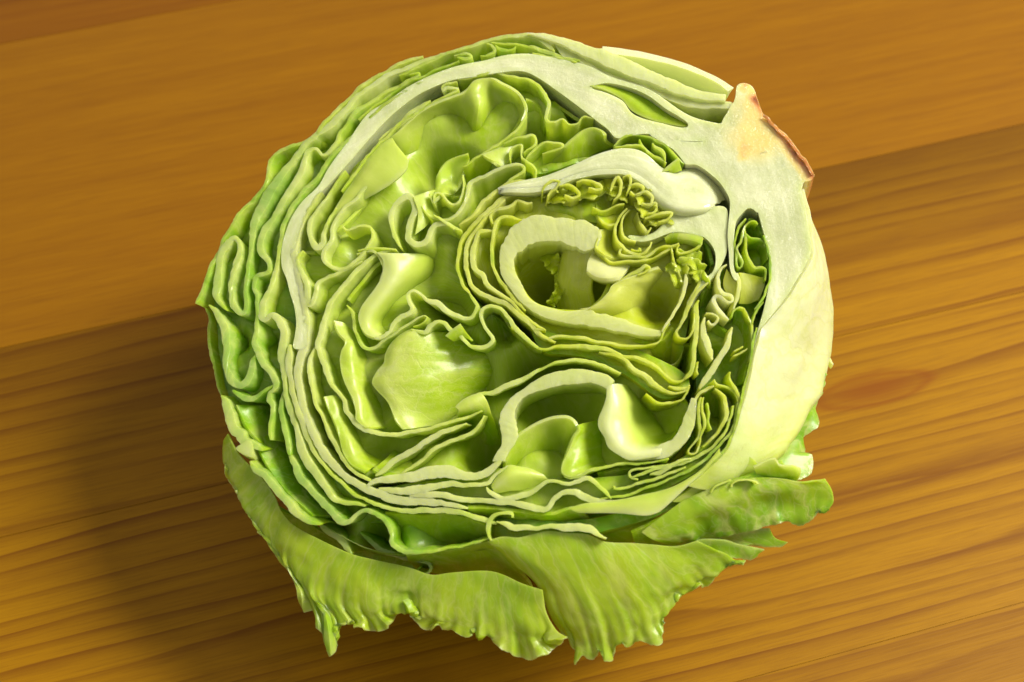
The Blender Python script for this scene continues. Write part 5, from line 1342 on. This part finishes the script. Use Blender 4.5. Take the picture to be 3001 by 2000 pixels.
wall('heart_leaf', [(1830, 727, 6), (1818, 732, 8), (1820, 746, 9), (1838, 752, 9), (1860, 754, 9), (1887, 755, 9), (1905, 745, 9), (1921, 731, 9), (1944, 721, 9), (1967, 722, 8), (1990, 715, 7)], depth=12, tone=0.48, ruffle=0.3)
sheet('heart_leaf', [[(1757, 676, 1), (1775, 672, 2), (1800, 672, 4)], [(1748, 700, 0), (1780, 710, 4), (1815, 710, 7)], [(1742, 728, 0), (1780, 738, 3), (1825, 735, 7)], [(1770, 753, 0), (1800, 762, 1.5), (1840, 755, 3)]], tone=[0.5, 0.42, 0.42, 0.45], rim0=.3, rim1=.5, wr=.15)
wall('heart_leaf', [(1757, 674, 6), (1742, 690, 7), (1740, 705, 7), (1744, 727, 7), (1766, 750, 7), (1798, 768, 7), (1839, 764, 7), (1881, 766, 8), (1919, 754, 8), (1967, 727, 7), (1980, 722, 6)], depth=12, tone=0.5, ruffle=0.3)
sheet('heart_leaf', [[(1735, 745, 3), (1765, 757, 3), (1798, 773, 3), (1850, 772, 3)], [(1722, 775, 1), (1765, 790, 0), (1805, 795, 1), (1845, 785, 3)], [(1721, 798, 0), (1745, 814, 0), (1779, 821, 0), (1817, 820, 0)], [(1735, 815, 6), (1760, 828, 6), (1785, 832, 6), (1815, 828, 6)]],
      tone=[0.15, 0.1, 0.12, 0.3], rim0=0, wr=0.1, vein=0)
wall('heart_leaf', [(1817, 822, 6), (1842, 805, 9), (1860, 798, 12), (1880, 790, 14), (1895, 778, 12), (1905, 785, 9), (1890, 798, 8), (1870, 806, 7)], depth=10, tone=0.42, ruffle=0.4)
# green inner leaves on the right of the heart
sheet('heart_leaf', [[(1947, 698, 1), (1967, 684, 1), (2014, 687, 1), (2059, 697, 1)], [(1950, 708, 2), (1980, 700, 1), (2020, 703, 0), (2055, 715, 0)], [(1960, 718, 5), (1990, 712, 3), (2020, 715, 2), (2048, 728, 2)]], tone=0.66, rim0=0.6, wr=0.3, wf=.3)
wall('heart_leaf', [(2060, 698, 6), (2052, 718, 9), (2040, 728, 9), (2024, 737, 8), (2005, 742, 7), (1990, 745, 7), (1985, 730, 6), (1990, 718, 6)], depth=12, tone=0.55, ruffle=0.4)
wall('heart_leaf', [(1967, 727, 6), (1972, 745, 7), (1975, 765, 7), (1985, 790, 7), (1995, 815, 7)], depth=14, tone=0.5)
sheet('heart_leaf', [[(2060, 700, 3), (2080, 735, 3), (2090, 775, 3)], [(2045, 730, 10), (2065, 755, 10), (2080, 795, 10)], [(2030, 745, 20), (2050, 790, 20), (2060, 820, 20)]], tone=0.9, rim0=0, wr=.3)
for pth, w_, sd_ in [([(1985, 752), (2020, 758), (2052, 768)], 40, 1), ([(1990, 785), (2025, 778), (2058, 800)], 46, 2), ([(2030, 790), (2055, 815), (2062, 845)], 34, 3), ([(1958, 775), (1978, 805), (1992, 845)], 26, 4), ([(1995, 770), (2000, 800), (2008, 830)], 36, 6)]:
    crumple('heart_leaf', pth, w=w_ * 1.2, wl=58, tone=0.62, d0=-0.2, seed=sd_ + 50, amp=1.2)
wall('heart_leaf', [(2010, 802, 8), (2011, 825, 13), (2008, 850, 13), (1999, 875, 12), (1989, 896, 11), (1967, 935, 10), (1952, 952, 9), (1940, 972, 8)], depth=14, tone=0.15, ruffle=0.2, d0=-0.4)
wall('heart_leaf', [(2056, 795, 7), (2050, 830, 8), (2034, 861, 9), (2018, 896, 10), (2003, 930, 10), (1990, 950, 9), (1983, 970, 8), (1991, 988, 7), (2007, 993, 7), (2025, 984, 7), (2034, 953, 7), (2036, 920, 6)], depth=14, tone=0.5, ruffle=0.2)
wall('heart_leaf', [(2078, 826, 9), (2046, 856, 10), (2022, 896, 10), (2008, 925, 9), (1995, 955, 7)], depth=12, tone=0.3)
wall('heart_leaf', [(2048, 880, 8), (2040, 900, 15), (2043, 953, 16), (2036, 1001, 15), (2034, 1033, 14), (2031, 1071, 14), (2022, 1100, 12), (2008, 1112, 10)], depth=20, tone=[0.6, 0.5, 0.45, 0.5], ruffle=0.2)
wall('heart_leaf', [(2046, 1060, 6), (2042, 1085, 6), (2046, 1098, 5)], depth=6, tone=0.5)
sheet('heart_leaf', [[(1960, 950, 5), (1985, 1000, 5), (2020, 1010, 5), (2034, 1000, 5)], [(1940, 1000, 12), (1970, 1040, 12), (2000, 1050, 12), (2025, 1045, 12)], [(1900, 1030, 22), (1945, 1075, 22), (1985, 1100, 22), (2015, 1095, 22)]], tone=0.65, rim0=0, wr=.2)

# rims below the heart
wall('heart_leaf', [(1600, 968, 7), (1565, 969, 8), (1603, 990, 8), (1640, 986, 9), (1673, 985, 9), (1737, 995, 10), (1801, 1007, 9), (1880, 1017, 7), (1928, 1003, 6), (1947, 970, 6), (1962, 945, 6)], depth=16, tone=0.45, ruffle=0.3)
wall('heart_leaf', [(1498, 960, 7), (1530, 985, 8), (1555, 1011, 8), (1590, 1026, 8), (1629, 1015, 10), (1673, 1014, 13), (1737, 1021, 16), (1788, 1028, 14), (1833, 1046, 11), (1865, 1047, 12), (1906, 1066, 11), (1944, 1093, 8), (1973, 1116, 7), (1998, 1116, 7), (2024, 1087, 7)], depth=16, tone=0.5, ruffle=0.3)
wall('heart_leaf', [(1756, 1032, 7), (1801, 1043, 9), (1840, 1060, 11), (1858, 1085, 15), (1896, 1102, 17), (1922, 1128, 14), (1947, 1145, 10), (1976, 1156, 8), (2008, 1148, 7), (2018, 1138, 6)], depth=14, tone=0.45, ruffle=0.3)
wall('heart_leaf', [(1960, 1132, 6), (1985, 1140, 12), (2010, 1138, 9), (2022, 1130, 6)], depth=8, tone=0.4)
wall('heart_leaf', [(1893, 1154, 7), (1922, 1178, 8), (1947, 1184, 8), (1992, 1174, 7), (2010, 1155, 6), (2020, 1135, 6)], depth=12, tone=0.5, ruffle=0.2)
sheet('heart_leaf', [[(1810, 980, 3), (1870, 1000, 3), (1930, 1000, 3), (1970, 960, 3)], [(1820, 1010, 9), (1880, 1035, 9), (1940, 1050, 9), (1990, 1020, 9)], [(1860, 1040, 17), (1930, 1075, 18), (1975, 1095, 18), (2015, 1060, 18)]], tone=0.6, rim0=0, wr=.2)

# ------------------------------------------------------------------ horseshoe rib at the lower middle
rib('inner_rib', [(1445, 1352), (1450, 1339), (1469, 1301), (1466, 1265), (1462, 1237), (1472, 1199), (1498, 1167), (1546, 1129), (1593, 1103), (1657, 1085), (1721, 1084), (1769, 1093), (1801, 1116)],
    [(1478, 1352), (1484, 1333), (1514, 1294), (1520, 1269), (1509, 1221), (1517, 1186), (1546, 1160), (1593, 1141), (1657, 1127), (1721, 1124), (1755, 1129), (1769, 1133), (1779, 1142)],
    depth=18, tone=[0.25, 0.08, 0.08, 0.12, 0.15, 0.2], ruffle=0.2, bowl=0.4, step=0.6)
sheet('inner_rib', [[(1779, 1140, 0), (1778, 1173, 0), (1768, 1205, 0), (1756, 1231, 0), (1756, 1256, 0), (1776, 1286, 0), (1784, 1312, 0), (1813, 1334, 0), (1846, 1350, 0), (1896, 1345, 0), (1930, 1338, 0)],
                    [(1795, 1128, 0), (1796, 1170, -.3), (1792, 1205, -.5), (1785, 1235, -.5), (1788, 1262, -.5), (1805, 1288, -.5), (1818, 1308, -.3), (1842, 1322, 0), (1868, 1332, 0), (1905, 1330, 0), (1940, 1325, 0)],
                    [(1815, 1130, 3), (1825, 1170, 2), (1830, 1205, 2), (1832, 1240, 2), (1838, 1265, 2), (1848, 1290, 2), (1862, 1305, 2.5), (1880, 1312, 3), (1900, 1315, 3), (1920, 1316, 3), (1942, 1312, 3)],
                    [(1850, 1140, 12), (1870, 1175, 11), (1885, 1210, 11), (1892, 1240, 11), (1900, 1262, 11), (1908, 1280, 11), (1918, 1290, 11), (1930, 1298, 10), (1945, 1300, 9), (1958, 1298, 8), (1970, 1292, 7)],
                    [(1900, 1150, 22), (1930, 1190, 22), (1950, 1220, 22), (1965, 1240, 21), (1975, 1250, 20), (1985, 1255, 18), (1990, 1256, 16), (1998, 1254, 14), (2002, 1250, 12), (2005, 1245, 10), (2008, 1240, 8)]],
      th=1.6, tone=[0.12, 0.05, 0.2, 0.5, 0.62], rim0=0.7, wr=0.2, vein=0.2)
rib('inner_rib', [(1830, 1345), (1850, 1352), (1896, 1348), (1930, 1344), (1960, 1338), (1985, 1322), (2008, 1298), (2028, 1268), (2036, 1240), (2040, 1205), (2042, 1170)],
    [(1860, 1332), (1880, 1330), (1906, 1323), (1922, 1312), (1938, 1303), (1958, 1293), (1976, 1280), (1993, 1255), (2003, 1225), (2017, 1195), (2026, 1166)],
    depth=12, tone=[0.1, 0.15, 0.2], ruffle=0.2, bowl=0.5)
# leaves within the horseshoe
sheet('inner_leaf', [[(1478, 1340, 1), (1500, 1305, 1), (1520, 1275, 1), (1562, 1247, 1), (1609, 1227, 1), (1657, 1221, 1), (1683, 1234, 1), (1695, 1256, 1)],
                     [(1480, 1355, 2), (1510, 1320, 3), (1545, 1295, 4), (1585, 1272, 5), (1622, 1258, 6), (1655, 1254, 6), (1675, 1262, 5), (1688, 1272, 3)],
                     [(1475, 1375, 4), (1510, 1360, 7), (1550, 1345, 9), (1590, 1330, 11), (1625, 1315, 12), (1650, 1305, 12), (1668, 1298, 9), (1678, 1290, 5)],
                     [(1470, 1395, 7), (1510, 1395, 10), (1555, 1395, 13), (1600, 1395, 15), (1630, 1385, 15), (1648, 1365, 13), (1658, 1340, 9), (1668, 1312, 5)]],
      tone=[0.45, 0.5, 0.58, 0.6], rim0=0.8, wr=.15, vein=.5)
sheet('inner_leaf', [[(1690, 1248, 0.5), (1695, 1262, 0.5), (1680, 1282, 0.5), (1667, 1313, 0.5), (1655, 1340, 0.5), (1646, 1362, 0.5), (1645, 1385, 0.5), (1660, 1399, 0.5), (1680, 1401, 0.5), (1700, 1395, 0.5)],
                     [(1720, 1240, 5), (1725, 1262, 5), (1718, 1288, 4), (1708, 1315, 3), (1698, 1340, 2), (1690, 1360, 1.5), (1685, 1376, 1.5), (1692, 1388, 1.5), (1702, 1392, 1.5), (1715, 1389, 1.5)],
                     [(1760, 1235, 14), (1770, 1262, 14), (1770, 1290, 13), (1765, 1315, 11), (1758, 1335, 9), (1750, 1352, 7), (1745, 1362, 6), (1745, 1370, 5), (1748, 1376, 4), (1752, 1376, 4)],
                     [(1800, 1250, 24), (1820, 1280, 24), (1825, 1300, 23), (1825, 1320, 21), (1820, 1335, 19), (1812, 1345, 16), (1805, 1352, 13), (1800, 1358, 11), (1798, 1362, 9), (1795, 1364, 8)]],
      tone=[0.55, 0.6, 0.68, 0.7], rim0=0.6, wr=.15, vein=.5)
wall('inner_leaf', [(1645, 1385, 6), (1665, 1401, 8), (1699, 1396, 10), (1737, 1377, 10), (1801, 1364, 9), (1864, 1358, 8), (1912, 1355, 6), (1960, 1345, 5)], depth=10, tone=0.6)

# ------------------------------------------------------------------ bottom bands
wall('inner_leaf', [(1075, 1425, 12), (1100, 1410, 20), (1150, 1402, 30), (1210, 1398, 40), (1260, 1385, 44), (1310, 1382, 44), (1360, 1395, 32), (1405, 1394, 26), (1440, 1376, 24), (1468, 1350, 18)], depth=16, tone=0.22, ruffle=0.3)
wall('inner_leaf', [(1110, 1432, 14), (1170, 1440, 24), (1240, 1432, 30), (1320, 1418, 20), (1371, 1424, 14), (1428, 1417, 14), (1454, 1390, 12), (1486, 1366, 10)], depth=14, tone=0.3, ruffle=0.4)
sheet('inner_leaf', [[(1440, 1425, 1), (1470, 1385, 1), (1490, 1366, 1), (1525, 1370, 1), (1560, 1378, 2)], [(1445, 1435, 1), (1480, 1405, 0), (1510, 1390, 0), (1550, 1392, 1), (1600, 1400, 3)], [(1450, 1445, 2), (1490, 1438, 2), (1530, 1435, 3), (1570, 1425, 4), (1610, 1412, 5)]],
      tone=[0.45, 0.3, 0.5], rim0=.4, wr=.2, vein=.4)
wall('inner_leaf', [(1425, 1428, 8), (1432, 1442, 14), (1450, 1455, 17), (1480, 1462, 18), (1521, 1456, 20), (1556, 1446, 18), (1585, 1423, 14), (1617, 1411, 12), (1664, 1418, 11), (1690, 1413, 14), (1722, 1402, 15), (1747, 1417, 13), (1773, 1442, 12), (1792, 1462, 9)], depth=14, tone=[0.35, 0.3, 0.55, 0.4, 0.5], ruffle=0.3)
wall('inner_leaf', [(1200, 1455, 14), (1298, 1452, 22), (1362, 1468, 20), (1416, 1466, 18), (1473, 1472, 20), (1537, 1481, 22), (1585, 1493, 22), (1610, 1489, 18), (1628, 1462, 18), (1655, 1441, 18), (1687, 1440, 20), (1715, 1458, 24), (1747, 1470, 24), (1792, 1472, 16), (1840, 1465, 10)],
     depth=14, tone=[0.25, 0.3, 0.35, 0.3, 0.3], ruffle=0.3)
sheet('inner_leaf', [[(1370, 1485, 1), (1450, 1490, 1), (1540, 1500, 1), (1610, 1505, 1), (1680, 1490, 1)], [(1380, 1505, 5), (1450, 1515, 5), (1550, 1525, 5), (1640, 1525, 5), (1720, 1510, 5)], [(1400, 1530, 11), (1480, 1550, 11), (1570, 1560, 11), (1660, 1555, 11), (1740, 1540, 11)]], tone=0.68, rim0=0, wr=.3)
wall('inner_leaf', [(1455, 1530, 7), (1480, 1535, 16), (1505, 1544, 22), (1537, 1544, 20), (1575, 1550, 13), (1617, 1542, 18), (1664, 1545, 26), (1705, 1548, 28), (1735, 1556, 24), (1755, 1568, 14), (1778, 1578, 6)], depth=8, tone=[0.35, 0.3, 0.45, 0.25, 0.25], ruffle=0.2, d0=-0.8)
wall('inner_leaf', [(1440, 1585, 8), (1430, 1565, 12), (1430, 1540, 16), (1442, 1518, 14), (1470, 1504, 12), (1500, 1504, 14), (1502, 1518, 10)], depth=10, tone=0.45, d0=-1, ruffle=.2)
sheet('inner_leaf', [[(1130, 1500, 2), (1230, 1510, 2), (1330, 1505, 2), (1430, 1540, 2)], [(1150, 1535, 7), (1240, 1550, 7), (1340, 1550, 7), (1430, 1570, 7)], [(1170, 1580, 13), (1260, 1600, 13), (1350, 1590, 13), (1440, 1590, 13)]], tone=0.6, rim0=0, wr=.5, vein=.5)
sheet('inner_leaf', [[(1190, 1622, 2), (1300, 1612, 2), (1420, 1588, 2), (1470, 1605, 2)], [(1200, 1640, 8), (1310, 1640, 8), (1430, 1625, 8), (1520, 1660, 8)], [(1230, 1680, 17), (1340, 1680, 17), (1460, 1680, 17), (1560, 1720, 17)]], tone=0.8, rim0=0.3, wr=.5, vein=.6)
sheet('inner_leaf', [[(1670, 1560, 8), (1740, 1535, 7), (1800, 1510, 6), (1880, 1505, 5)], [(1740, 1580, 10), (1790, 1565, 9), (1850, 1545, 8), (1910, 1520, 7)], [(1780, 1600, 13), (1840, 1590, 12), (1890, 1570, 11), (1940, 1540, 10)]], tone=0.78, rim0=0, wr=.4, vein=.6)
sheet('inner_leaf', [[(1667, 1491, -.4), (1712, 1478, -.4), (1791, 1472, -.4), (1887, 1452, -.3), (1983, 1425, 0), (2060, 1375, 0), (2110, 1315, 0)], [(1680, 1496, -.3), (1750, 1490, -.5), (1820, 1485, -.5), (1890, 1475, -.5), (1960, 1450, -.2), (2040, 1395, 0), (2110, 1330, 0)],
                     [(1700, 1500, 0), (1759, 1502, 0), (1823, 1504, 0), (1887, 1512, 0), (1926, 1504, 0), (1951, 1486, 0), (2014, 1428, 0), (2076, 1370, 0.5), (2120, 1325, 1)]],
      tone=[0.55, 0.3, 0.18], rim0=.5, rim1=.8, wr=.2, vein=.3, th=1.2)
wall('inner_leaf', [(2167, 1150, 8), (2162, 1205, 9), (2138, 1268, 10), (2098, 1318, 10), (2044, 1363, 10), (1985, 1398, 9), (1905, 1428, 9), (1830, 1452, 8), (1760, 1462, 7)], depth=16, tone=0.7, ruffle=.3)
wall('inner_leaf', [(2150, 1190, 7), (2140, 1230, 8), (2115, 1280, 9), (2075, 1322, 10), (2012, 1352, 12), (1940, 1372, 12), (1890, 1385, 12), (1850, 1400, 8)], depth=14, tone=0.5, ruffle=.3)
wall('inner_leaf', [(1800, 1425, 8), (1802, 1432, 9), (1830, 1428, 9), (1880, 1415, 10), (1950, 1392, 10), (2010, 1370, 9)], depth=10, tone=0.5, ruffle=.2)
wall('inner_leaf', [(1870, 1405, 7), (1850, 1400, 9), (1846, 1385, 8), (1860, 1377, 7), (1900, 1372, 7), (1960, 1360, 6)], depth=10, tone=0.5, ruffle=.2)
wall('inner_leaf', [(1905, 1390, 10), (1930, 1385, 16), (1955, 1372, 16), (1990, 1352, 10), (2025, 1345, 8)], depth=8, tone=0.35, ruffle=.2)
sheet('inner_leaf', [[(2000, 1345, 2), (2060, 1310, 2), (2105, 1262, 2), (2125, 1215, 2)], [(1950, 1385, 6), (2040, 1350, 6), (2105, 1300, 6), (2140, 1240, 6)], [(1930, 1420, 12), (2030, 1390, 12), (2100, 1340, 12), (2155, 1260, 12)]], tone=0.7, rim0=0, wr=.3)
sheet('inner_leaf', [[(1750, 1385, 4), (1830, 1372, 4), (1910, 1362, 4)], [(1760, 1420, 8), (1840, 1410, 8), (1920, 1395, 8)], [(1780, 1450, 13), (1860, 1440, 13), (1940, 1420, 13)]], tone=0.7, rim0=0, wr=.3)
sheet('outer_leaf', [[(1970, 1470, 2), (2030, 1425, 2), (2100, 1375, 2), (2150, 1310, 2)], [(2010, 1470, 4), (2070, 1430, 4), (2140, 1390, 4), (2210, 1350, 4)], [(2050, 1460, 6), (2110, 1435, 6), (2170, 1410, 6), (2240, 1390, 6)]], tone=[.35, .45, .6], rim0=0, wr=.4, vein=.8)

# ------------------------------------------------------------------ strip of green leaves between stem trunk and outer rib
wall('heart_leaf', [(2186, 640, 5), (2168, 660, 6), (2157, 690, 7), (2154, 720, 7), (2157, 755, 7), (2160, 782, 6), (2172, 785, 6), (2180, 771, 7), (2168, 746, 7), (2160, 727, 7), (2172, 704, 8), (2180, 669, 7), (2195, 650, 6), (2212, 648, 6), (2220, 658, 5)], depth=12, tone=0.75, ruffle=.2)
wall('heart_leaf', [(2183, 670, 7), (2186, 700, 8), (2187, 727, 8), (2196, 760, 9), (2211, 785, 9), (2230, 780, 8), (2243, 792, 7), (2243, 822, 6)], depth=12, tone=0.7, ruffle=.2)
wall('heart_leaf', [(2186, 684, 6), (2199, 698, 7), (2220, 700, 7), (2237, 706, 7), (2246, 730, 6), (2250, 760, 6)], depth=12, tone=0.78, ruffle=.2)
sheet('heart_leaf', [[(2195, 640, 2), (2215, 650, 2), (2230, 680, 2), (2245, 730, 2), (2252, 790, 2)], [(2185, 680, 6), (2205, 690, 6), (2222, 720, 6), (2235, 760, 6), (2245, 820, 6)], [(2165, 700, 12), (2180, 740, 12), (2200, 780, 12), (2220, 810, 12), (2235, 840, 12)]], tone=0.95, rim0=0, wr=.3)
sheet('heart_leaf', [[(2165, 800, 1), (2195, 805, 2), (2240, 815, 2)], [(2170, 840, 2), (2200, 845, 3), (2240, 840, 3)], [(2165, 890, 4), (2195, 890, 5), (2225, 880, 4)]], tone=[0.5, 0.25, 0.3], rim0=0, wr=.2)
wall('heart_leaf', [(2160, 800, 8), (2166, 830, 12), (2165, 860, 13), (2158, 885, 10), (2150, 905, 7)], depth=8, tone=0.15)
wall('heart_leaf', [(2130, 776, 5), (2114, 788, 8), (2104, 816, 10), (2109, 846, 12), (2124, 864, 13), (2140, 868, 10), (2146, 884, 8), (2135, 889, 8), (2112, 872, 12), (2096, 866, 12), (2091, 882, 13), (2104, 909, 14), (2122, 926, 14), (2136, 938, 9)], depth=10, tone=0.1, ruffle=.2, d0=-.3)
sheet('heart_leaf', [[(2130, 790, 1), (2145, 815, 1), (2160, 830, 1)], [(2120, 830, 2), (2138, 845, 2), (2155, 860, 2)], [(2130, 862, 3), (2145, 872, 3), (2155, 880, 3)]], tone=[.4, .2, .2], rim0=0, wr=.1)
wall('heart_leaf', [(2070, 918, 5), (2090, 921, 7), (2104, 930, 7), (2100, 945, 8), (2085, 955, 8), (2076, 940, 6)], depth=8, tone=0.2)
wall('heart_leaf', [(2066, 930, 7), (2060, 950, 14), (2061, 975, 20), (2070, 1000, 24), (2080, 1026, 22), (2088, 1055, 12)], depth=10, tone=0.15, ruffle=.2)
wall('heart_leaf', [(2146, 960, 8), (2138, 990, 16), (2132, 1010, 18), (2116, 1036, 20), (2093, 1077, 22), (2068, 1112, 22), (2050, 1140, 16)], depth=12, tone=0.2, ruffle=.3)
wall('heart_leaf', [(2144, 930, 6), (2150, 912, 7), (2166, 900, 7), (2180, 905, 6), (2190, 924, 6), (2199, 943, 7), (2205, 960, 8), (2205, 985, 8), (2202, 1017, 8), (2196, 1060, 8)], depth=12, tone=0.62, ruffle=.2)
wall('heart_leaf', [(2205, 950, 6), (2212, 925, 7), (2222, 905, 7), (2238, 885, 6)], depth=8, tone=0.7)
sheet('heart_leaf', [[(2150, 915, 2), (2180, 910, 2), (2200, 960, 2), (2200, 1040, 2), (2180, 1120, 2)], [(2145, 950, 6), (2165, 960, 6), (2180, 1000, 6), (2180, 1060, 6), (2165, 1130, 6)], [(2120, 980, 12), (2140, 1000, 12), (2150, 1040, 12), (2150, 1090, 12), (2150, 1140, 12)]], tone=0.75, rim0=0, wr=.4)
wall('heart_leaf', [(2152, 1030, 4), (2165, 1022, 6), (2178, 1015, 5)], depth=5, tone=.4)
wall('heart_leaf', [(2150, 1045, 4), (2170, 1035, 6), (2190, 1022, 5)], depth=5, tone=.4)
sheet('heart_leaf', [[(2060, 920, 5), (2100, 950, 5), (2130, 970, 5)], [(2050, 980, 9), (2090, 1000, 9), (2125, 1010, 9)], [(2045, 1050, 14), (2075, 1070, 14), (2110, 1060, 14)]], tone=.8, rim0=0, wr=.3)
sheet('heart_leaf', [[(2060, 855, 3), (2095, 800, 3), (2125, 780, 3)], [(2050, 900, 7), (2080, 870, 7), (2110, 850, 7)], [(2045, 950, 12), (2075, 920, 12), (2110, 900, 12)]], tone=.72, rim0=0, wr=.4)
wall('heart_leaf', [(2093, 1112, 6), (2100, 1127, 7), (2129, 1134, 7), (2152, 1152, 8), (2166, 1182, 7), (2168, 1200, 6)], depth=12, tone=0.6, ruffle=.2)
wall('heart_leaf', [(2140, 1090, 5), (2138, 1110, 7), (2148, 1128, 9), (2160, 1150, 9), (2170, 1180, 7)], depth=12, tone=0.5, ruffle=.2)
wall('heart_leaf', [(2092, 1132, 12), (2070, 1140, 12), (2050, 1152, 10), (2040, 1170, 9), (2034, 1195, 9), (2036, 1220, 7)], depth=12, tone=0.25, ruffle=.2)
wall('heart_leaf', [(2055, 1165, 6), (2048, 1195, 9), (2052, 1235, 10), (2049, 1273, 8), (2031, 1302, 6), (2020, 1318, 5), (2023, 1331, 5), (2038, 1330, 5), (2048, 1317, 5), (2055, 1280, 7), (2064, 1241, 9), (2058, 1195, 7), (2062, 1165, 5)], depth=10, tone=0.55, ruffle=.2)
wall('heart_leaf', [(2072, 1180, 4), (2078, 1205, 6), (2076, 1235, 7), (2084, 1260, 6)], depth=10, tone=0.6)
wall('heart_leaf', [(2095, 1140, 7), (2110, 1150, 9), (2124, 1168, 12), (2131, 1198, 13), (2124, 1233, 12), (2106, 1264, 10), (2080, 1292, 8), (2060, 1310, 6)], depth=14, tone=0.45, ruffle=.2)
sheet('heart_leaf', [[(2060, 1150, 4), (2090, 1140, 4), (2115, 1160, 4), (2125, 1200, 4)], [(2065, 1200, 8), (2085, 1185, 8), (2105, 1200, 8), (2115, 1235, 8)], [(2065, 1280, 12), (2080, 1250, 12), (2100, 1240, 12), (2105, 1260, 12)]], tone=.8, rim0=0, wr=.3)
